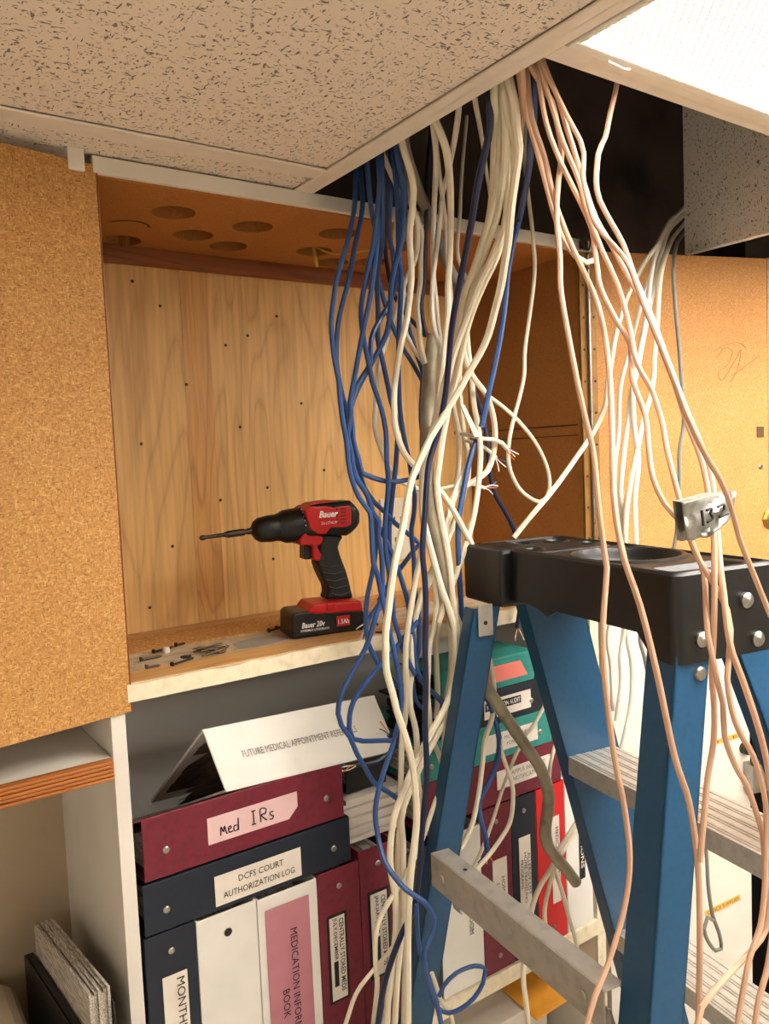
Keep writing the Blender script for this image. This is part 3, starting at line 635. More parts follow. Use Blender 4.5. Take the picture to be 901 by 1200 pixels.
o = MB().prism([(.80, Ysh-.0012, -.3735), (.938, Ysh-.0012, -.3735), (.922, Ysh-.0012, -.347), (.80, Ysh-.0012, -.347)], (0, -.0005, 0)).build('label', 'salmon', b); o['label'] = 'salmon pink label'
# black binders and loose papers behind the cables
b = lay('blackvinyl', .60, .672, -.4995, -.44, 'short black folder lying between the two binder stacks', rivets=False, Y=1.0, depth=.2)
pz = MB()
for k in range(9): pz.box(.585+.002*(k % 3), .69, .985+.004*(k % 2), 1.22, -.5675+.0075*k, -.5675+.0075*k+.0055)
tag(pz.build('paper_stack', 'paper'), 'stack of white papers lying on the maroon binders behind the cables', 'papers')
# papers and a folder on the lower shelf
tag(MB().prism([(.74, .99, -1.149), (.99, .99, -1.149), (1.0, 1.24, -1.149), (.74, 1.24, -1.149)], (0, 0, .17)).build('carton', 'paper'), 'white box standing under the right shelf', 'box')
tag(MB().prism([(.93, .955, -.978), (1.075, .96, -.978), (1.08, 1.2, -.972), (.95, 1.21, -.972)], (0, 0, .004)).build('paper_folder', 'yellowpaper', bevel=.001), 'orange yellow folder lying on the white box', 'folder')
# ================================================================== STEPLADDER
TH = math.radians(10.0)
LW = Vector((math.sin(TH), math.cos(TH), 0)); LS = Vector((math.cos(TH), -math.sin(TH), 0)); LP = Vector((.703, .502, -.132))
lad = thing('stepladder', 'blue fibreglass stepladder with aluminium steps and a black plastic top cap', 'ladder', LP+LW*.17+LS*.08+EZ*(-H+.132))
def T(w, s, z): return LP+LW*w+LS*s+EZ*z
def TX(p): return T(p.x, p.y, p.z)
FLOORZ = -H+.132
def lp(mb, n, m, **k): return mb.build(n, m, lad, **k)
def rail(w_web, w_fl, s_top, slope, wid, z_top, name='rail', th=.004, splay=0.0):
    """C channel: web in the plane w_web, flanges reaching to w_fl; s runs along the slope, splay spreads it sideways"""
    mb = MB(); lo = FLOORZ; zt = -.045; dt, db = zt-z_top, zt-lo
    def pc(w0, w1, a, b): mb.add([T(w+splay*dt, s_top+slope*dt+off, z_top) for w in (w0, w1) for off in (a, b)] + [T(w+splay*db, s_top+slope*db+off, lo) for w in (w0, w1) for off in (a, b)],
                                  [(0, 1, 3, 2), (4, 6, 7, 5), (0, 4, 5, 1), (2, 3, 7, 6), (0, 2, 6, 4), (1, 5, 7, 3)])
    sgn = 1 if w_fl > w_web else -1
    pc(w_web, w_web+sgn*th, 0, wid); pc(w_web, w_fl, 0, th); pc(w_web, w_fl, wid-th, wid)
    return lp(mb, name, 'blue_rail', bevel=.0012)
# slope is ds per metre of drop
FSL = .305
rail(.312, .340, .020, FSL, .097, -.050, 'front_rail', splay=.05); rail(.004, .034, .070, .33, .090, -.060, 'front_rail', splay=-.13)
rail(.312, .338, -.045, -.185, .042, -.080, 'rear_rail', splay=.07); nr = rail(.004, .047, .009, -.194, .047, -.060, 'rear_rail', splay=-.07)
# top cap: skirt with rounded corners, recessed tray
W0, W1, S0, S1 = 0.0, .392, 0.0, .152
def outline(ins, rad, n=7):
    pts = []
    for cx, cy, a0 in ((W1-ins-rad, S1-ins-rad, 0), (W0+ins+rad, S1-ins-rad, 90), (W0+ins+rad, S0+ins+rad, 180), (W1-ins-rad, S0+ins+rad, 270)):
        for k in range(n): a = math.radians(a0+90*k/(n-1)); pts.append((cx+rad*math.cos(a), cy+rad*math.sin(a)))
    out = []
    for i, p in enumerate(pts):                         # extra points along the straights
        q = pts[(i+1) % len(pts)]; d = math.hypot(q[0]-p[0], q[1]-p[1]); m = max(1, int(d/.02))
        out += [(p[0]+(q[0]-p[0])*k/m, p[1]+(q[1]-p[1])*k/m) for k in range(m)]
    return out
def skirt_depth(wv, s):
    d = .070
    if wv < .03: d = .096
    elif wv < .05: d = .096-.018*(wv-.03)/.02
    if .20 < wv < .24: d += .010*math.sin((wv-.2)/.04*math.pi)
    if wv > .30: d = .076
    return d
cap = MB(); ol_ = outline(0, .014); nO = len(ol_)
def groove(wv, s):                                   # dents in the long sides
    g = 0
    for c_, hw in ((.325, .010), (.105, .010)):
        if abs(wv-c_) < hw: g = max(g, .010*(1-abs(wv-c_)/hw)**.5)
    return g
ctr = ((W0+W1)/2, (S0+S1)/2)
def pt(p, ins, z):
    wv, s = p; g = groove(wv, s) if .02 < wv < .37 else 0
    s2 = s+(g if s < ctr[1] else -g); 
    dx, dy = ctr[0]-wv, ctr[1]-s2
    wv2 = wv + (ins if wv < .02 else -ins if wv > .372 else 0); s3 = s2 + (ins if s < .02 else -ins if s > .132 else 0)
    return T(wv2, s3, z)
rows_ = [(.010, -.004), (.007, 0.0), (.003, -.0006), (0, -.004)]
ring = []
for ins, z in rows_: ring.append([pt(p, ins, z) for p in ol_])
for f in (.35, .7, 1.0): ring.append([pt(p, -.003*f, -.004-(skirt_depth(*p)-.004)*f) for p in ol_])
ring.append([pt(p, .003, -skirt_depth(*p)) for p in ol_])
ring.append([pt(p, .004, -.012) for p in ol_])
for rg in ring: cap.v += rg
for k in range(len(ring)-1): cap.f += [(k*nO+i, k*nO+(i+1) % nO, (k+1)*nO+(i+1) % nO, (k+1)*nO+i) for i in range(nO)]
capo = lp(cap, 'top_cap', 'blackplastic', smooth=True)
NX, NY = 190, 74; tr_ = MB()
def sst(a, b, x): t = max(0, min(1, (x-a)/(b-a))); return t*t*(3-2*t)
def hgt(wv, s):
    r = math.hypot(wv-.158, s-.075); z = -.003
    z += -.016*(1-sst(.058, .066, r)) - .010*(1-sst(.030, .036, r)) + .003*(sst(.062, .067, r)-sst(.070, .076, r)) + .004*(sst(.038, .041, r)-sst(.044, .047, r))
    for cw, cs, rr_ in ((.345, .045, .014), (.345, .110, .014), (.290, .128, .010), (.285, .028, .010)):
        q = math.hypot(wv-cw, s-cs); z += -.012*(1-sst(rr_-.003, rr_+.002, q)) + .0025*(sst(rr_, rr_+.003, q)-sst(rr_+.003, rr_+.007, q))
    ax_, ay_ = sst(.022, .030, wv)-sst(.056, .064, wv), sst(.022, .032, s)-sst(.120, .130, s)
    z -= .008*ax_*ay_
    z -= .006*(sst(.248, .252, wv)-sst(.258, .262, wv))*(sst(.01, .016, s)-sst(.136, .142, s))
    return z
for j in range(NY+1):
    for i in range(NX+1):
        wv = W0+.009+(W1-W0-.018)*i/NX; s = S0+.009+(S1-S0-.018)*j/NY
        g = groove(wv, s) if .02 < wv < .37 else 0
        if s < S0+.009+g: s = S0+.009+g
        if s > S1-.009-g: s = S1-.009-g
        tr_.v.append(T(wv, s, hgt(wv, s)))
tr_.f = [(j*(NX+1)+i, j*(NX+1)+i+1, (j+1)*(NX+1)+i+1, (j+1)*(NX+1)+i) for j in range(NY) for i in range(NX)]
tr_.build('tray', 'blackplastic', capo, smooth=True)
MB().box(.300, .402, -.016, .05, -.081, -.001, TX).build('corner_block', 'blackplastic', capo, bevel=.006, seg=3)
for s, z in ((.097, -.038), (.113, -.082), (.032, -.072)):
    MB().lathe([(-.004, .0085), (.002, .0085), (.0045, .006), (.0055, .0)], T(-.003, s, z), -LW, 14).build('rivet', 'steel', capo, True)
MB().lathe([(-.004, .008), (.002, .008), (.0045, .006), (.0055, .0)], T(-.0005, .030, -.108), -LW, 14).build('rivet', 'steel', nr, True)
# steps
def step(s0, z, wn, wf):
    mb = MB(); sec = [(0, -.027), (0, 0)]; s = .004; W = .085
    while s < W-.006:
        for a, h in ((0, 0), (.0008, -.0016), (.0022, -.0016), (.003, 0)): sec.append((s+a, h))
        s += .0052 if int(s*1000) % 3 else .013
    sec += [(W, 0), (W, -.027), (W-.003, -.027), (W-.003, -.004), (.003, -.004), (.003, -.027)]
    mb.prism([T(wn, s0+a, z+h) for a, h in sec], LW*(wf-wn))
    return lp(mb, 'step', 'alu')
for k in range(5):
    z = -.319-.305*k; dr_ = -z-.045; step(.022+FSL*dr_, z, -.13*dr_+.006, .311+.05*dr_)
# rear braces
def brace(z):
    dr_ = -z-.045; wa, wb = .046-.07*dr_, .306+.07*dr_-.004; sa, sb = .011-.194*dr_, -.031-.185*dr_
    def BX(p): t = (p.x-wa)/(wb-wa); return T(p.x, sa+(sb-sa)*t+p.y, z-.022*(1-t)+p.z)
    mb = MB().box(wa, wb, -.026, 0, -.002, 0, BX).box(wa, wb, -.028, -.026, -.046, 0, BX)
    o = lp(mb, 'rear_brace', 'alu2', bevel=.0008)
    for wv in (wa+.03, wb-.025): MB().lathe([(0, .0065), (.002, .006), (.003, .003)], BX(Vector((wv, -.028, -.024))), -LS, 12).build('rivet', 'alu2', o, True)
    MB().disc(BX(Vector((wb-.055, -.013, 0))), EZ, .003, .0003, 10).build('hole', 'black', o)
    for wv, sg in ((wb-.02, 1), (wa+.02, -1)):
        q = lambda w_, s_, z_: BX(Vector((w_, s_, z_)))
        lp(MB().prism([q(wv-.012, -.012, -.03), q(wv+.010, -.012, -.03), q(wv+.016*sg, .004, -.085), q(wv+.0*sg, .004, -.085)], LS*-.002), 'gusset', 'alu2')
brace(-.408); brace(-.95); brace(-1.45)
lp(MB().box(.3115, .3138, -.047, -.024, -.118, -.075, TX), 'bracket_plate', 'alu2', bevel=.0005)
lp(MB().disc(T(.3115, -.036, -.100), -LW, .003, .001, 10), 'bolt', 'darksteel')
def fr_pt(z, off): d_ = -.045-z; return T(.0032-.13*d_, .070+.33*d_+off, z)
stk = lp(MB().prism([fr_pt(-.165, .036), fr_pt(-.165, .075), fr_pt(-.27, .075), fr_pt(-.27, .036)], -LW*.0006), 'sticker', 'paper')
# ================================================================== CORDLESS DRILL
DA = Vector((.5916, 1.0164, -.2604)); da = Vector((-.983, .184, 0)); dn = Vector((-.184, -.983, 0))
drl = thing('cordless_drill', 'red and black cordless drill standing on its battery in the cabinet', 'drill', DA-dn*.03)
def D(a, z, t): return DA+da*a+EZ*(z+.0012)+dn*t           # t: 0 is the near face, negative away from it
def dprism(pts, t0, t1, n, m, bev=.003, parent=None, seg=3):
    return MB().prism([D(a, z, t0) for a, z in pts], dn*(t1-t0)).build(n, m, parent or drl, bevel=bev, seg=seg)
bat = dprism([(.0562, 0), (.0548, .034), (.050, .0385), (.030, .0385), (-.0574, .030), (-.060, .004), (-.0585, 0)], -.062, 0, 'battery', 'blackplastic', .004)
dprism([(.0310, .0370), (.0215, .0480), (-.0012, .0478), (-.0541, .0450), (-.0565, .0285), (.0184, .033)], -.060, -.001+.003, 'foot', 'redplastic', .003)
dprism([(.0020, .0375), (-.013, .0365), (-.013, .0465), (.0015, .0475)], -.002, .0045, 'battery_latch', 'redplastic', .0015)
grip = dprism([(-.0036, .1486), (.0036, .120), (.0066, .1049), (.003, .092), (-.0011, .0819), (-.007, .069), (-.0085, .0589), (-.003, .0500), (-.0485, .0463), (-.0455, .060), (-.0431, .0732), (-.039, .090), (-.0343, .1028), (-.030, .116), (-.0279, .1258), (-.031, .134), (-.0382, .1420)], -.048, -.014, 'handle', 'blackrub', .009, seg=4)
rg = MB()
for k in range(5): rg.tube(smooth_path([D(.0035-.007*k*.55-.001, .102-.011*k, -.0135), D(-.012-.003*k, .098-.011*k, -.0125), D(-.03-.0035*k, .101-.011*k, -.0145)], .003), .0012, 5)
rg.build('grip_rib', 'blackrub', grip, True)
mot = dprism([(.0272, .187), (.0119, .1935), (-.022, .1959), (-.0477, .1956), (-.0575, .189), (-.0625, .1760), (-.0620, .162), (-.0570, .1515), (-.0405, .1430), (-.0044, .1450), (.0294, .1470)], -.060, -.002, 'motor_housing', 'blackplastic', .012, seg=4)
dprism([(.0270, .186), (.018, .1915), (.005, .190), (-.006, .1905), (-.018, .187), (-.043, .189), (-.046, .178), (-.044, .160), (-.036, .157), (-.012, .158), (-.003, .149), (.008, .150), (.020, .158)], -.061, .0002, 'side_shell', 'redplastic', .002)
dprism([(.026, .188), (.011, .1955), (-.022, .198), (-.024, .193), (.0, .190), (.02, .184)], -.050, -.012, 'top_shell', 'redplastic', .003)
dprism([(.0343, .1427), (.0243, .1558), (.010, .151), (-.0033, .1437), (.0004, .1345), (.008, .1310), (.0008, .1161), (.0051, .1085), (.0150, .1115), (.0148, .1333), (.034, .1349)], -.052, -.008, 'trigger_guard', 'redplastic', .003)
dprism([(.0246, .134), (.0140, .1332), (.0146, .1115), (.0257, .1123)], -.042, -.018, 'trigger', 'blackplastic', .002)
vt = MB()
for k in range(5):
    vt.box(-.0365, -.0275, .0001, .0007, .1625+.0052*k, .1655+.0052*k, lambda p: D(p.x, p.z, p.y))
    vt.box(-.0240, -.0205, .0001, .0007, .1625+.0052*k, .1655+.0052*k, lambda p: D(p.x, p.z, p.y))
vt.build('vent_slot', 'darkred', mot)
AX0 = D(.0165, .1643, -.031); AX1 = D(.1737, .1553, -.031); ax = (AX1-AX0).normalized()
MB().lathe([(-.004, .0245), (0, .0255), (.012, .0255), (.034, .0245), (.042, .0205), (.0445, .0205)], AX0, ax, 28).build('torque_collar', 'blackplastic', drl, True)
ck = MB().lathe([(.0440, .0195), (.056, .0200), (.072, .0180), (.079, .0135), (.083, .0070), (.083, .0)], AX0, ax, 24).build('chuck', 'blackplastic', drl, True)
MB().lathe([(.082, .0048), (.089, .0048), (.089, .0036), (.094, .0036), (.094, .0052), (.1185, .0052), (.1190, .0042), (.122, .0042), (.122, .0030), (.150, .0026), (.152, .0038), (.156, .0038), (.1585, .0015)], AX0, ax, 12).build('drill_bit', 'darksteel', drl, True)
tk = MB()
for k in range(9):
    a = math.radians(-62+15.5*k); v = (dn*math.cos(a)+ax.cross(dn)*math.sin(a)); o_ = AX0+ax*.008+v*.0257; sd_ = ax.cross(v)
    tk.prism([o_-ax*.0015-sd_*.001, o_+ax*.0015-sd_*.001, o_+ax*.0015+sd_*.001, o_-ax*.0015+sd_*.001], v*.0004)
tk.build('scale_mark', 'whiteink', drl)
dx = -da
text('Bauer', D(-.0085, .1785, .0008), dx, EZ, .030, .0100, 'whiteink', mot, shear=.3, bold=.025)
text('20v LITHIUM', D(-.009, .1655, .0008), dx, EZ, .025, .0042, 'whiteink', mot, shear=.2)
text('Bauer 20v', D(.023, .0185, .0008), dx, EZ, .036, .0085, 'whiteink', bat, shear=.25, bold=.025)
text('HYPERMAX LITHIUM-ION', D(.021, .0105, .0008), dx, EZ, .044, .0036, 'whiteink', bat, bold=.01)
rl = MB().box(-.0345, -.0135, .0002, .0008, .0095, .0245, lambda p: D(p.x, p.z+.001, p.y)).build('battery_label', 'redplastic', bat)
text('1.5Ah', D(-.024, .0175, .0012), dx, EZ, .017, .0072, 'whiteink', bat, bold=.02)
# ================================================================== CABLES
rc = random.Random(21)
def fray(pts_end, d, parent, mats=('c_white', 'copper', 'c_white', 'c_blue'), n=4, ln=.022):
    for k in range(n):
        v = (d+Vector((rc.uniform(-.6, .6), rc.uniform(-.4, .4), rc.uniform(-.6, .6)))).normalized()
        MB().tube(smooth_path([pts_end-d*.003, pts_end+v*ln*.5+Vector((0, 0, rc.uniform(-.003, .003))), pts_end+v*ln], .004), .0009, 5).build('wire_strand', mats[k % len(mats)], parent, True)
NAMES = {'c_blue': ('blue_cable', 'blue cables'), 'c_navy': ('dark_blue_cable', 'blue cables'), 'c_cream': ('cream_cable', 'cream cables'), 'c_thick': ('thick_cream_cable', 'thick cream cables'), 'c_white': ('white_cable', 'white cables'),
         'c_pink': ('tan_cable', 'pinkish tan cables'), 'c_gray': ('grey_cable', 'grey cables'), 'c_olive': ('trunk_cable', 'trunk cables')}
def cable(mat, px, pts, Y0, Y1, label, up=True, mid=.4, fr0=False, fr1=False, group=None, jit=.012, k=8, r1=None):
    """pts: places along the cable as seen, each with an optional true distance Y; the rest blend from Y0 to Y1"""
    n = len(pts); ln = [0]
    for i in range(1, n): ln.append(ln[-1]+math.hypot(pts[i][0]-pts[i-1][0], pts[i][1]-pts[i-1][1]))
    if Y0 is None: Y0 = atZ(pts[0][0], pts[0][1], ZC+.01).y
    j = rc.uniform(-jit, jit); P = []
    keys = []
    if any(len(p) > 2 for p in pts):
        keys = [(ln[i], p[2]) for i, p in enumerate(pts) if len(p) > 2]
        if keys[0][0] > 0: keys.insert(0, (0, Y0))
        if keys[-1][0] < ln[-1]: keys.append((ln[-1], Y1 if Y1 is not None else keys[-1][1]))
    for i, p in enumerate(pts):
        if keys:
            for a, b_ in zip(keys, keys[1:]):
                if a[0] <= ln[i] <= b_[0]+1e-6:
                    t = (ln[i]-a[0])/max(1e-6, b_[0]-a[0]); y = a[1]+(b_[1]-a[1])*t; break
        else:
            t = min(1, (ln[i]/ln[-1])/mid); t = t*t*(3-2*t); y = Y0+(Y1-Y0)*t
            y += j*t
        P.append(atY(p[0], p[1], y))
    if up:
        d = (P[0]-P[1]).normalized(); P = [P[0]+d*.05+Vector((.03, .02, .1)), P[0]+d*.03+Vector((.004, .004, .02))] + P
    if pts[-1][1] >= 1200:                               # goes on hanging below what the photograph shows
        d = (P[-1]-P[-2]).normalized(); P += [P[-1]+d*.06, P[-1]+d*.10-EZ*.16, P[-1]+d*.10-EZ*.40]
    S = smooth_path(P, .010)
    rad = px*(.95 if mat in ('c_pink', 'c_gray', 'c_olive') else .87)*P[(len(pts)+(2 if up else 0))//2].dot(CF)/FPX/2
    nm, gr = NAMES[mat]
    o = MB().tube(S, rad, k, True, r1).build(nm, mat, None, True)
    tag(o, label, 'cable', group or gr)
    if fr0 or fr1:
        ob = o
        if fr0: fray(S[0], (S[0]-S[2]).normalized(), ob)
        if fr1: fray(S[-1], (S[-1]-S[-3]).normalized(), ob)
    return o
B = 'c_blue'; NB = 'c_navy'; C_ = 'c_cream'; TK = 'c_thick'; WC = 'c_white'; PK = 'c_pink'; GY = 'c_gray'
# ---- blue bundle
cable(B, 7, [(417, 207), (415, 245), (407, 283), (395, 325), (391, 350), (388, 380), (391.5, 418), (397, 447), (398, 462), (401, 490), (406, 518), (410, 553), (420, 582), (433, 600), (435, 618), (437.5, 660), (442, 673), (448, 702), (455, 733), (462, 765), (467, 790), (470, 810), (470, 828, .86), (462, 867), (447, 913), (440, 947), (442, 975, .84), (452, 1012), (475, 1042), (497, 1057, .775), (509, 1077, .77), (505, 1097), (497, 1117), (500, 1140), (512, 1177), (518, 1206, .77)], None, .77,
      'blue cable at the far left that lower down crosses before the ladder rail')
cable(B, 7, [(423, 212), (425, 234), (423, 255), (416, 287), (409, 326), (402, 353), (396, 380), (394, 410), (395, 433), (401, 463), (406, 482), (407, 510), (411, 540), (421, 565), (431, 582), (437, 605), (443, 615), (453, 635), (463, 657), (470, 678), (478, 707), (484, 745), (487, 780), (497, 800), (518, 824)], None, .90, 'second blue cable from the left, running beside the leftmost one')
cable(B, 6.5, [(431, 201), (433, 227), (436, 253), (440, 271), (443, 297), (442, 322), (448, 345), (457, 375), (470, 404), (484, 427), (498, 452)], None, .95, 'blue cable slanting right to end behind the thick grey trunk')
cable(B, 7, [(443, 189), (445, 210), (443, 241), (439, 277), (437, 290), (432, 310), (427, 335), (423, 360), (424, 383), (428, 407), (433, 430), (436, 447), (443, 467), (447, 480), (452, 505), (453, 540), (455, 567), (452, 602), (451, 627), (453, 655), (457, 678), (460, 707), (461, 723), (467, 743), (473, 764), (486, 790)], None, .90, 'blue cable hanging through the middle of the blue bundle in front of the outlet')
cable(B, 7, [(446, 196), (444, 235), (443, 275), (440, 300), (437.5, 322), (433, 352), (427, 380), (423, 400), (417, 433), (410, 472), (411, 485), (407.5, 510), (412, 532), (416, 558), (430, 580), (437, 600), (444, 612), (443, 627), (447, 650), (448, 690), (444, 710), (435, 740), (428, 760), (413, 787), (400, 813), (396, 836), (400, 850), (410, 864), (418, 883), (428, 900), (438, 917), (453, 927), (467, 937)], None, .90, 'blue cable whose lower loop hangs over the white tilted binder')
cable(B, 7, [(465, 178), (470.5, 207), (472, 234), (472, 250), (468, 277), (465, 310), (461, 343), (455, 358), (442, 380), (435, 397), (434, 422), (431, 432), (418, 452), (411, 475), (413, 500), (414, 515), (420, 538), (425, 555), (437, 560), (453, 564), (468, 564), (487, 560), (498, 556)], None, .90, 'blue cable bending right into a level run just above the outlet')
cable(B, 7, [(468, 182), (474, 220), (474, 250), (470, 285), (463, 310), (458, 338), (457, 367), (452, 393), (442, 413), (436, 425), (424, 446), (414, 468), (409, 490), (411, 520), (419, 548), (428, 575), (437, 600), (440, 640), (437, 668), (430, 702), (428.5, 733), (432, 755), (443, 777), (452, 788), (466, 806)], None, .91, 'blue cable bowing left just beside the drill battery')
cable(B, 7, [(447, 189), (448, 223), (448, 255), (447, 290), (443, 313), (442, 338), (443, 368), (442.5, 397), (447, 418), (452, 440), (457.5, 468), (462, 483), (466, 497), (465, 527), (463, 553), (460, 577), (457.5, 602), (456, 627), (457, 668), (454, 690), (445, 707), (435, 721), (428, 732)], None, .95, 'blue cable ending in frayed copper beside the drill battery', fr1=True)
cable(B, 6.5, [(420, 560), (427, 572), (438, 588), (450, 599), (463, 613), (480, 627), (491, 638), (484, 646), (470, 665), (452, 690), (444, 704)], .93, .95, 'short blue cable folding back on itself in front of the outlet', up=False)
cable(B, 6.5, [(458, 205), (457, 240), (456, 277), (460, 294), (462, 312), (468, 327), (474, 350), (480, 383), (487, 413), (495, 435), (494, 460), (493, 490), (496, 520)], None, .96, 'blue cable running straight along the left side of the thick grey trunk')
cable(NB, 6, [(452, 200), (453, 240), (451, 285), (457, 330), (468, 358), (482, 375), (498, 393)], None, .97, 'dark blue cable cutting right behind the cream cables at the cabinet top', jit=.004)
cable(NB, 6, [(500, 240), (499, 270), (498, 300), (497, 330), (494, 352), (495, 373), (500, 395)], .93, .95, 'short dark blue cable hanging against the cabinet trim by the grey conduit')
cable(B, 6.5, [(462, 190), (466, 240), (467, 290), (470, 330), (467, 400), (468, 470), (473, 510), (480, 543), (483, 565), (486, 580), (485, 602), (482, 620), (483, 637), (485, 657), (486, 690), (491, 725), (490, 765), (486, 782), (495, 800), (507, 811), (530, 831)], None, .93, 'blue cable hanging just right of the outlet plate')
cable(NB, 8, [(573, 108), (574, 149), (569, 175), (560, 214), (552, 263), (543, 310), (538, 335), (531, 372), (528, 395), (526, 420), (522, 460), (515, 500), (510, 518), (503, 540), (500, 565), (498, 600), (495, 645), (498, 682), (499, 715), (498, 757), (499, 800), (498, 850), (500, 900), (498, 935), (495, 967), (492, 1010), (486, 1060), (470, 1096), (458, 1128), (449, 1160), (442, 1206)], None, .845, 'dark blue cable running down the front of the cream bundle to the bottom edge', jit=.004)
cable(B, 8, [(625, 130), (622, 175), (618.5, 205), (610, 250), (607, 263), (600, 290), (595, 320), (592, 353), (587, 390), (580, 427), (573, 458), (567, 488), (564, 500)], None, .88, 'bright blue cable hanging free in front of the dark side panel')
cable(NB, 6.5, [(540, 400), (550, 440), (557, 462), (566, 490), (571, 520), (573, 550), (575, 562), (580, 580), (590, 597), (598, 612), (604, 628), (608, 660), (611, 700), (608, 722), (606, 736)], .95, .93, 'slate blue cable passing behind the ladder cap to a frayed end', up=False, fr1=True)
cable(B, 7.5, [(563, 504), (556, 522), (549, 545), (543, 575), (537, 612), (537, 648), (539, 688), (542, 730), (547, 765), (562, 800), (575, 828), (583, 855), (585, 875), (580, 900), (570, 922), (561, 940), (563, 960), (568, 977), (571, 998)], .90, .90, 'blue cable passing behind the rear ladder rail to a stripped end by the binders', up=False, fr1=True)
cable(B, 6, [(488, 1060), (490, 1100), (497, 1135), (503, 1160), (512, 1180), (525, 1187), (540, 1182), (555, 1170), (566, 1152), (569, 1136), (556, 1132), (535, 1140), (520, 1155), (514, 1168)], .80, .80, 'blue cable looped in a ring at the foot of the rear ladder rail', up=False)
cable(B, 7, [(490, 728), (480, 740), (473, 747), (460, 765), (443, 782), (427, 802), (414, 822), (409.5, 840), (409, 855), (414, 866), (425, 868.5), (445, 868), (460, 868), (476, 870)], .90, .90, 'blue cable swinging left over the white binder and back in a level run', up=False)
cable(NB, 6, [(472, 866), (463, 876), (453, 885), (443, 892), (430, 896), (417, 897)], .90, .91, 'short dark blue cable with bare copper end under the white binder', up=False, fr1=True)
cable(NB, 6, [(475, 872), (468, 868), (460, 865), (455, 861)], .90, .91, 'short blue cable stub with stripped strands on the white binder', up=False, fr1=True)
cable(B, 6, [(483, 795), (487, 820), (497, 831), (508, 839), (521, 850)], .95, .95, 'blue cable crossing behind the bundle beside the teal binder', up=False)
# ---- cream and white cables
cable(C_, 8.5, [(472, 171), (481, 201), (484.5, 223), (483, 245), (480, 271), (481, 301), (482, 327), (477, 373), (470, 403), (465, 433), (462, 457), (461.7, 478), (462, 490), (465, 508), (473, 530), (483, 543), (493, 553), (506, 565), (518, 578), (530, 596), (543, 620), (553, 638)], None, .88, 'cream cable nearest the blue bundle that swings right at the level of the drill')
cable(C_, 6.5, [(455, 197), (463, 214), (466, 230), (465, 255), (463, 282), (466, 312), (473, 333), (472, 352), (470, 367), (474, 387), (487, 413), (498, 430)], None, .96, 'thin cream cable tangled among the right blue cables')
cable(C_, 7, [(484, 243), (489, 256), (494, 271), (493, 297), (492.5, 330), (489, 357), (491, 383), (492.5, 403), (498, 426)], .90, .93, 'cream cable with black print marks beside the grey trunk top')
cable(C_, 7, [(484, 248), (489, 262), (489, 274), (487, 301), (476, 327), (470, 345), (460, 378), (453, 400), (445, 422), (442, 447), (440, 478), (439, 498), (442, 513), (452, 540), (462, 557), (475, 567), (493, 574), (520, 578)], .90, .97, 'cream cable arching over and looping behind the blue cables to the right')
cable(WC, 7, [(508, 150), (511, 185), (509, 232), (508, 262), (507, 293), (508, 327), (511, 352), (513, 380), (516, 405), (515, 430), (513, 460)], None, .90, 'white cable, left of the pair just right of the grey conduit')
cable(WC, 6.5, [(537, 132), (533, 161), (526, 197), (518, 230), (515, 263), (511, 297), (507, 330), (506.5, 363), (509, 385), (516, 410), (519, 432)], None, .90, 'white cable slanting left across its neighbours above the cabinet trim')
cable(C_, 9, [(510, 143), (514, 151), (522.6, 175), (527, 211), (528, 255), (527, 302), (525, 333), (525, 367), (521.7, 400), (518, 432), (516, 445), (513.5, 465), (511, 488), (505, 512), (500, 545), (497, 580)], None, .89, 'cream cable with speckled print curving out from the ceiling tee')
cable(WC, 6, [(513, 190), (519, 237), (522, 263), (523, 293), (527, 330), (529, 360), (527, 390)], None, .93, 'white cable half hidden behind the speckled cream cable', jit=.004)
cable(WC, 5, [(557, 120), (562, 147), (567, 179), (571, 209), (575, 238), (570, 268), (560, 300), (551, 325)], None, .93, 'thin shaded white cable beside the dark blue one at the ceiling', jit=.004)
cable(C_, 8, [(579, 104), (580, 143), (578.6, 190), (577, 225), (572, 259), (565, 288), (558, 310), (551, 330), (548, 350), (546, 370), (547, 392), (549, 415), (552, 435), (555, 472), (560, 500), (563, 530), (561, 563), (558, 588), (554, 610), (546, 638), (535, 672), (523, 702), (514, 730)], None, .88, 'cream cable left of the thick pair that drops behind the ladder cap corner')
cable(TK, 9.5, [(587, 109), (590, 134), (597, 156), (596, 175), (595.5, 214), (594, 250), (591, 267), (583, 287), (573, 310), (563, 330), (552, 358), (543, 382), (533, 410), (523, 442), (517, 465), (513, 485), (507, 503), (500, 530), (495, 560), (495, 600), (500, 626), (508, 656), (518, 692), (525, 710), (532, 735), (534, 763), (533, 788), (528, 812), (520, 832), (507, 855), (487, 893), (473, 927), (463, 953), (459, 975), (457, 1000), (458, 1020), (463, 1050), (464, 1090), (459, 1130), (455, 1165), (453, 1206)], None, .86, 'thick cream cable, left of the front pair crossing low beside the ladder rail', jit=.003)
cable(TK, 10, [(597, 97), (603, 122), (605, 152), (608, 172), (604, 205), (599, 241), (597, 265), (595, 285), (591, 310), (587, 335), (580, 363), (572, 393), (562, 415), (550, 435), (541, 452), (528, 473), (516, 494), (505, 512), (493, 537), (483, 560), (477, 587), (472, 617), (464, 652), (458, 690), (455, 717), (452, 740), (452, 765), (453, 787), (460, 812), (465, 833), (470, 848), (477, 870), (483, 895), (487, 930), (488, 965), (484, 1000), (480, 1040), (478, 1090), (478, 1150), (478, 1206)], None, .84, 'thick cream cable with faint print sweeping left in front of the grey trunk', jit=.003)
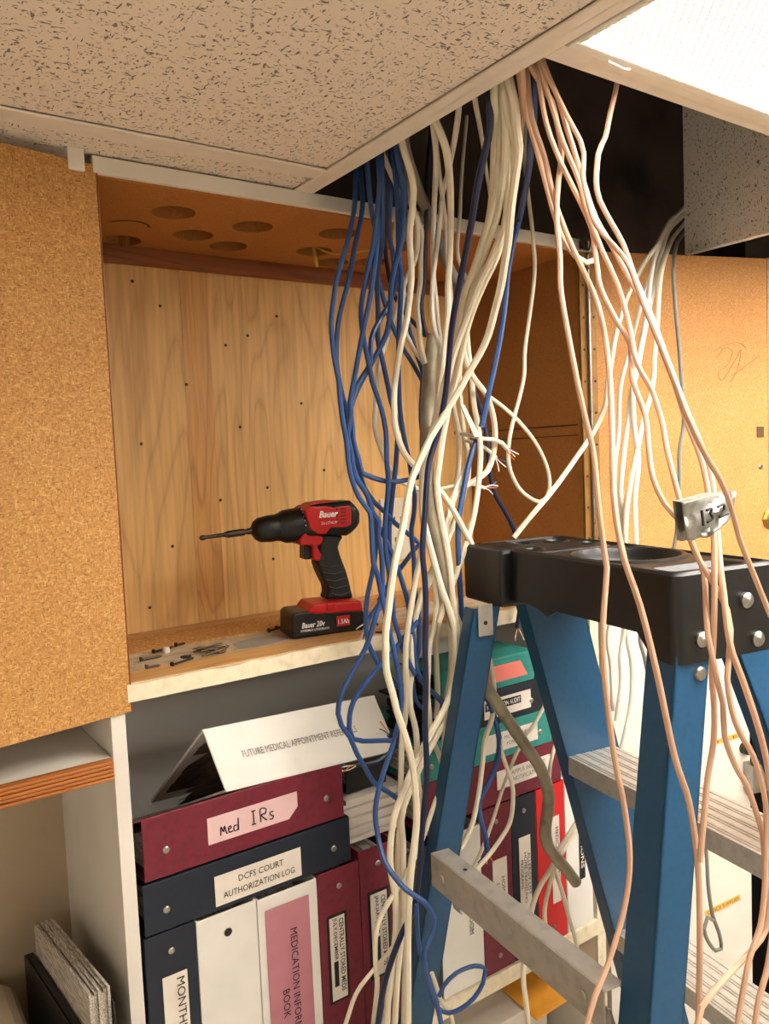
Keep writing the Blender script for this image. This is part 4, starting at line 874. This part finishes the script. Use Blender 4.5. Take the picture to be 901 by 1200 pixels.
cable(TK, 9, [(591, 104), (596, 140), (603, 165), (602, 200), (597, 245), (590, 275), (580, 305), (568, 330), (556, 358), (547, 385), (541, 412), (535, 440), (529, 462), (524, 485), (519, 510), (515, 540), (512, 566), (514, 590), (518, 614), (524, 644), (528, 672), (530, 698), (533, 720), (536, 745), (537, 765), (536, 797), (530, 824), (518, 850), (505, 875), (493, 897), (483, 920), (473, 945), (470, 962), (472, 987), (472, 1017), (473, 1060), (470, 1100), (466, 1140), (464, 1170), (462, 1206)], None, .875, 'thick cream cable, right of the front pair crossing low beside the ladder rail', jit=.003)
cable(PK, 6, [(610, 94), (612, 118), (610, 161), (605, 190), (594, 228), (580, 257), (573, 285), (562, 310), (553, 335), (549, 362), (547, 392)], None, .91, 'pinkish cable slipping behind the thick cream cables at the trim', group='thin pink cables')
cable(WC, 5, [(539, 250), (538, 265), (536, 285), (537, 303), (543, 318), (549, 335)], .93, .94, 'thin white cable with a kink hanging against the cabinet trim')
cable(C_, 8, [(583, 112), (586, 150), (584, 200), (578, 240), (566, 280), (555, 315), (541, 352), (535, 395), (527, 435), (517, 470), (509, 505), (503, 540), (499, 580), (497, 615), (494, 645), (488, 674), (482, 708), (477, 742), (475, 773), (476, 807), (475, 838), (471, 865), (470, 903), (469, 935), (468, 970), (466, 1010), (469, 1050), (475, 1100), (474, 1150), (473, 1206)], None, .89, 'cream cable running straight down through the middle of the bundle to the floor', jit=.004)
cable(C_, 8, [(588, 106), (592, 150), (590, 200), (583, 250), (570, 290), (556, 330), (546, 370), (542, 405), (548, 430), (558, 447), (568, 460), (576, 480), (580, 505), (578, 532), (571, 552), (558, 562), (542, 572), (532, 585), (527, 605), (520, 630), (512, 655), (504, 674), (495, 695), (487, 723), (482, 750), (483, 782), (480, 807), (481, 830), (487, 855), (489, 885), (489, 913), (493, 940), (490, 978), (483, 1002), (477, 1040), (469, 1080), (461, 1120), (457, 1160), (449, 1206)], None, .91, 'cream cable making a wide round bend in front of the dark side panel', jit=.004)
cable(C_, 5.5, [(618, 222), (623, 263), (625, 285), (626.5, 308), (625, 335), (620, 373), (615, 410), (614, 440), (608, 468), (602, 490), (597, 513), (595.5, 533), (598, 552), (608, 572), (620, 583), (632, 588), (640, 584), (644, 572), (643, 555), (637, 537), (627, 518), (615, 502), (602, 488), (587, 475), (570, 462), (556, 445), (545, 428)], .92, .92, 'thin twisted cream wire hanging alone and looping back on the dark side panel')
cable(C_, 7, [(804, 240, 1.0), (783, 262, .95), (772, 284, .87), (757, 305, .83), (741, 335, .83), (730, 362, .83), (721, 395, .83), (717, 420, .83), (712, 452, .84), (709, 476, .85), (698, 502, .86), (683, 525, .86), (657, 562, .87), (640, 584, .87), (633, 592, .87), (617, 611, .88), (602, 630, .89)], 1.0, .89, 'cream cable running diagonally down left from the right door to behind the ladder cap')
# white group hanging before the right door
GR = 'white cables before the right door'
cable(WC, 6, [(806, 240, 1.02), (784, 259, .95), (770, 287, .86), (762, 321, .82), (753, 350, .82), (741, 396, .82), (738, 410, .82), (727, 455, .82), (725, 507, .82), (721, 542, .82), (721, 583, .82), (727, 612, .82), (731, 640, .82), (722, 700, .84), (712, 747, .85), (716, 780, .85), (718, 833, .85)], 1.02, .85, 'white cable, leftmost of those hanging before the right door', group=GR)
cable(WC, 7, [(806, 247, 1.02), (784, 270, .95), (773, 303, .85), (767, 335, .81), (761, 360, .81), (754, 395, .81), (747, 432, .81), (740, 461, .81), (735.6, 496, .81), (730, 542, .81), (727, 577, .81), (731, 606, .81), (732, 640, .81), (733, 700, .83), (731, 740, .84), (727, 770, .84), (728, 800, .84), (722, 845, .84)], 1.02, .84, 'white cable, second from the left before the right door', group=GR)
cable(C_, 7, [(805, 257, 1.02), (788, 280, .95), (779, 303, .84), (773, 330, .80), (770, 379, .80), (767, 415, .80), (764.6, 452, .80), (753, 496, .80), (746, 530, .80), (738.5, 568, .80), (734, 600, .80), (733, 640, .80), (738, 700, .83), (734, 745, .84)], 1.02, .84, 'cream cable, rightmost of the pale ones before the right door', group=GR)
cable(WC, 7, [(806, 244, 1.03), (782, 268, .94), (769, 296, .85), (763, 320, .80), (757, 370, .80), (750, 410, .80), (742, 450, .80), (743, 500, .80), (748, 540, .80), (744, 585, .80), (745, 640, .80), (740, 700, .83), (735, 743, .84), (740, 775, .84), (741, 800, .84), (738, 833, .84), (728, 878, .84)], 1.03, .84, 'white cable kinking right above the ladder cap recess', group=GR)
cable(GY, 5, [(806, 268, 1.02), (794, 284, .93), (789, 310, .81), (790, 340, .80), (792, 367, .80), (795, 399, .80), (799, 452, .80), (801, 496, .80), (796, 530, .80), (796, 571, .80), (790, 640, .80), (765, 700, .83), (750, 742, .84), (755, 770, .84), (763, 803, .84), (785, 860, .82), (810, 930, .80), (825, 985, .79), (828, 1005, .79), (830, 1040, .79), (835, 1072, .79), (843, 1095, .79), (845, 1112, .79), (838, 1114, .79), (829, 1102, .79), (825, 1088, .79), (829, 1075, .79), (835, 1078, .79)], 1.02, .79, 'thin dark grey cable before the right door, ending in a small loop')
# pink group over the ladder
cable(PK, 7.3, [(612, 83), (616, 127), (626, 164), (636, 200), (648, 245), (658, 276), (674, 300), (687, 308), (698, 304)], None, .62, 'pinkish tan cable ending in a short hook at the cabinet corner')
cable(PK, 7.3, [(625, 84), (637, 103), (647, 120), (654, 152), (658, 179), (654, 215), (652, 255), (656, 300), (657, 340), (667, 399), (681, 470), (695, 530), (701, 590), (708, 646), (711, 665), (706, 745), (710, 811), (721, 894), (731, 943), (738, 1005), (732, 1062), (714, 1125), (697, 1168), (686, 1206)], None, .49, 'pinkish tan cable, leftmost over the ladder, curving below the cap to the bottom edge', mid=.7, jit=.003)
cable(PK, 7.3, [(618, 92), (624, 141), (638, 184), (650, 236), (666, 279), (680, 310), (698, 350), (707, 385), (714, 435), (717, 496), (718, 554), (720, 591), (726, 632), (732, 658), (750, 710), (769, 786), (790, 885), (807, 939), (817, 1007), (820, 1091), (818, 1206)], None, .415, 'pinkish tan cable, second from the left over the ladder, down the near rail', mid=.7, jit=.003)
cable(PK, 7.3, [(630, 84), (640, 144), (657, 190), (680, 237), (693, 268), (699, 306), (704, 338), (724, 379), (738, 403), (741, 444), (756, 487), (760, 525), (765, 560), (779, 591), (798, 612), (808, 628), (815, 645), (825, 673), (827, 704), (829, 742), (836, 775), (840, 797), (847, 823), (849, 862), (861, 896), (876, 923), (888, 958), (893, 975), (897, 1020), (900, 1056), (897, 1090), (883, 1111), (856, 1140), (834, 1164), (822, 1180), (816, 1206)], None, .385, 'pinkish tan cable that ends up crossing back left over the lower ladder step', mid=.7, jit=.003)
cable(PK, 7.3, [(634, 82), (646, 122), (660, 167), (678, 211), (687, 245), (704, 290), (724, 335), (738, 385), (746, 425), (764, 458), (776, 496), (782, 530), (791, 565), (799, 596), (806, 625), (819, 656), (837, 685), (852, 715), (856, 738), (854, 770), (852, 795), (857, 830), (866, 857), (883, 887), (895, 928), (898, 958), (897, 1000), (896, 1040), (891, 1085), (879, 1120), (870, 1164), (863, 1206)], None, .375, 'pinkish tan cable leaving the duct tape toward the lower right', mid=.7, jit=.003)
cable(PK, 7.3, [(637, 80), (650, 106), (665, 137), (680, 165), (684, 180), (683, 205), (686, 224), (698, 263), (722, 291), (737, 312), (756, 361), (768, 390), (779, 418), (793, 455), (802, 481), (814, 508), (828, 536), (843, 560), (851, 578), (860, 606), (866, 630), (877, 658), (890, 690), (903, 722)], None, .365, 'pinkish tan cable, rightmost over the ladder, leaving the frame at the right', mid=.7, jit=.003)
cable(PK, 7.3, [(723, 97), (715, 132), (709, 161), (701, 180), (699, 222), (709, 248), (730, 286), (741, 318), (752, 345), (766, 378), (785, 432), (796, 467), (805, 496), (817, 525), (825, 551), (830, 580), (836, 625), (837, 666), (837, 700), (836, 746), (834, 790), (837, 830), (836, 870), (829, 912), (825, 955), (820, 1010)], None, .395, 'pinkish tan cable coming alone from the light fixture edge', mid=.7, jit=.003)
cable(PK, 7.3, [(640, 82), (655, 118), (664, 150), (673, 178), (684, 215), (698, 256), (718, 290), (735, 322), (752, 352), (768, 387), (783, 425), (797, 462), (808, 490), (820, 518), (831, 548), (836, 575), (841, 630), (844, 666), (848, 696), (852, 735), (858, 765), (869, 794), (884, 838), (895, 877), (901, 910), (906, 960), (908, 1050), (903, 1110), (897, 1143), (889, 1170), (884, 1206)], None, .37, 'pinkish tan cable hanging straight below the duct tape to the right edge', mid=.7, jit=.003)
# lower white cables
cable(C_, 7, [(556, 520), (545, 548), (533, 575), (523, 610), (516, 645), (510, 687), (512, 707), (508, 737), (503, 760), (502, 785), (501, 810), (503, 835), (506, 862), (516, 890), (524, 915)], .91, .91, 'cream cable with black print passing low right of the dark blue one', up=False)
cable(C_, 7, [(545, 388), (540, 420), (533, 450), (531, 475), (537, 505), (538, 533), (536, 558), (531, 583), (525, 610), (520, 640), (517, 675), (517, 703), (513, 735), (511, 757), (512, 790), (513, 817), (511, 842)], .92, .93, 'cream cable weaving through the middle behind the thick pair', up=False)
cable(C_, 7, [(541, 412), (538, 440), (540, 475), (543, 505), (548, 530), (549, 555), (543, 580), (535, 607), (525, 632), (514, 658), (500, 690), (491, 720), (488, 750), (485, 790)], .94, .93, 'cream cable crossing diagonally behind the thick pair to the left', up=False)
cable(C_, 6, [(530, 700), (526, 725), (528, 760), (527, 790), (523, 815), (520, 850), (520, 873), (517, 900)], .93, .93, 'cream cable with printed dots hidden near the rear ladder rail', up=False)
cable(C_, 7, [(527, 905), (511, 937), (498, 975), (488, 1000), (472, 1032), (455, 1058), (444, 1080), (440, 1100), (440, 1130), (442, 1155), (437, 1206)], .87, .86, 'cream cable bowing left over the January to June binder label', up=False)
cable(C_, 6, [(483, 1055), (470, 1095), (452, 1120), (435, 1140), (417, 1165), (403, 1206)], .87, .90, 'cream cable splitting off low left over the maroon binder', up=False)
cable(C_, 6, [(506, 1140), (512, 1158), (517, 1173), (527, 1186), (532, 1206)], .83, .83, 'short cream cable beside the blue ring at the ladder rail', up=False)
cable(C_, 7, [(566, 745), (574, 775), (579, 810), (577, 840), (568, 867), (565, 897), (561, 928), (557, 950), (551, 972), (540, 995)], .88, .88, 'tan shaded cream cable hugging the right side of the rear ladder rail', up=False)
cable(C_, 5, [(643, 818), (627, 847), (615, 863), (605, 883), (597, 903), (588, 927), (582, 947), (572, 977), (564, 997), (555, 1016)], .90, .90, 'cream wire slanting down left across the teal binder label', up=False)
cable(C_, 6, [(586, 865), (588, 882), (594, 900), (600, 918), (601, 940), (597, 965), (584, 987), (572, 1003), (558, 1019)], .89, .89, 'cream wire bowing right over the maroon pass schedule binder', up=False)
cable(C_, 5, [(654, 862), (650, 875), (645, 895), (643, 918), (640, 940)], .91, .91, 'short cream wire over the incident notification label', up=False)
cable(C_, 7, [(682, 955), (676, 963), (663, 984), (653, 999), (646, 1017), (633, 1038), (625, 1058), (621, 1080), (616, 1110), (613, 1145), (616, 1172), (620, 1206)], .90, .90, 'cream cable bowing left over the red binder and down past the shelf edge', up=False)
cable(C_, 6, [(684, 962), (677, 971), (667, 985), (657, 1002), (648, 1023), (642, 1045), (638, 1067), (640, 1097), (641, 1110)], .91, .91, 'cream cable running straight down the red binder spine', up=False)
cable(C_, 6, [(648, 1010), (651, 1022), (657, 1040), (663, 1060), (668, 1080), (675, 1104), (676, 1130)], .91, .91, 'cream cable hanging over the shelf edge right of the red binder', up=False)
cable(WC, 6, [(534, 507), (550, 510), (565, 514), (578, 515), (588, 519), (594, 526)], .94, .90, 'white cable stub with a curled stripped end pointing right', up=False, fr1=True)
cable(WC, 5, [(545, 516), (558, 520), (567, 524), (576, 531), (581, 536)], .93, .90, 'white cable stub with fanned strands below the curled one', up=False, fr1=True)
cable(WC, 5, [(517, 573), (530, 570), (545, 567), (557, 568), (568, 572)], .92, .90, 'white cable stub ending in red and white strands', up=False, fr1=True)
# trunk cables
cable(GY, 13, [(476, 182), (486, 212), (497, 240), (510, 273), (523, 307), (533, 327), (542, 346), (548, 362)], None, .95, 'stiff grey conduit like cable slanting down behind the cream cables', jit=.003, k=12)
tkc = cable('c_olive', 16, [(508, 393), (505, 415), (502, 445), (501, 480), (499.5, 515), (501, 560), (507, 610), (517, 655), (524, 690), (530, 720), (539, 745), (549, 772), (565, 798), (582, 824), (602, 854), (617, 876), (632, 898), (640, 918), (643, 937), (642, 950), (639, 970), (641, 988), (650, 1003), (663, 1018), (675, 1034)], .93, .885, 'thick grey brown trunk cable crossing behind the rear ladder rail to a cut end', up=False, k=12, mid=.3, jit=0)
# clear plug on the end of the stripped blue cable
a_, b_ = atY(541, 475, .90), atY(558, 512, .89)
tag(MB().prism([a_-EX*.004, a_+EX*.004, b_+EX*.006, b_-EX*.006], Vector((-.003, -.006, 0))).build('cable_plug', 'outlet', bevel=.001), 'small clear plug hanging among the white stubs', 'plug')
# duct tape flag on the tan cables
tp = thing('tape_flag', 'folded grey duct tape flag wrapped round the tan cables, number written on it', 'tape', atY(832, 606, .41))
def dt(px, py, y=.395): return atY(px, py, y)
front = [(798, 590), (806, 633), (818, 633), (831, 629), (838, 622), (848, 615), (857, 606), (862, 595), (863, 578), (850, 575), (825, 581)]
fb = MB(); NXt = 16; NYt = 10; rt = random.Random(9); grid = []
for j in range(NYt+1):
    for i in range(NXt+1):
        u_, v_ = i/NXt, j/NYt
        xt, yt = 800+63*u_, 589-14*u_+2*math.sin(9*u_)*.5
        xb, yb_ = 805+54*u_, 633-2*u_-27*u_**2.2+1.2*math.sin(17*u_)
        grid.append(dt(xt+(xb-xt)*v_, yt+(yb_-yt)*v_, .372-.004*math.sin(u_*7+v_*3)-.003*math.cos(v_*9+u_*4)+rt.uniform(-.0012, .0012)+.012*u_))
fb.add(grid, [(j*(NXt+1)+i, j*(NXt+1)+i+1, (j+1)*(NXt+1)+i+1, (j+1)*(NXt+1)+i) for j in range(NYt) for i in range(NXt)])
fo = fb.build('front_ply', 'tape', tp, True); sdm = fo.modifiers.new('s', 'SOLIDIFY'); sdm.thickness = .0012
fb2 = MB(); fb2.add([g+Vector((.002, .009, .001 if k < NXt+1 else -.001)) for k, g in enumerate(grid)], list(fb.f)); bo = fb2.build('back_ply', 'tape', tp, True); bo.modifiers.new('s', 'SOLIDIFY').thickness = .0012
fb3 = MB(); row = grid[:NXt+1]; fb3.add(row+[g+Vector((.002, .009, .001)) for g in row], [(i, i+1, NXt+2+i, NXt+1+i) for i in range(NXt)]); fb3.build('fold', 'tape', tp, True)
hw = MB()
for path in ([(822, 598), (823, 607), (824, 616)], [(828, 598), (834, 596), (832, 602), (835, 607), (829, 612)], [(841, 594), (848, 591), (848, 598), (843, 606), (853, 602)]):
    hw.tube(smooth_path([dt(px, py, .3635+.012*((px-800)/63)) for px, py in path], .002), .0011, 5)
hw.build('handwriting', 'ink', tp)
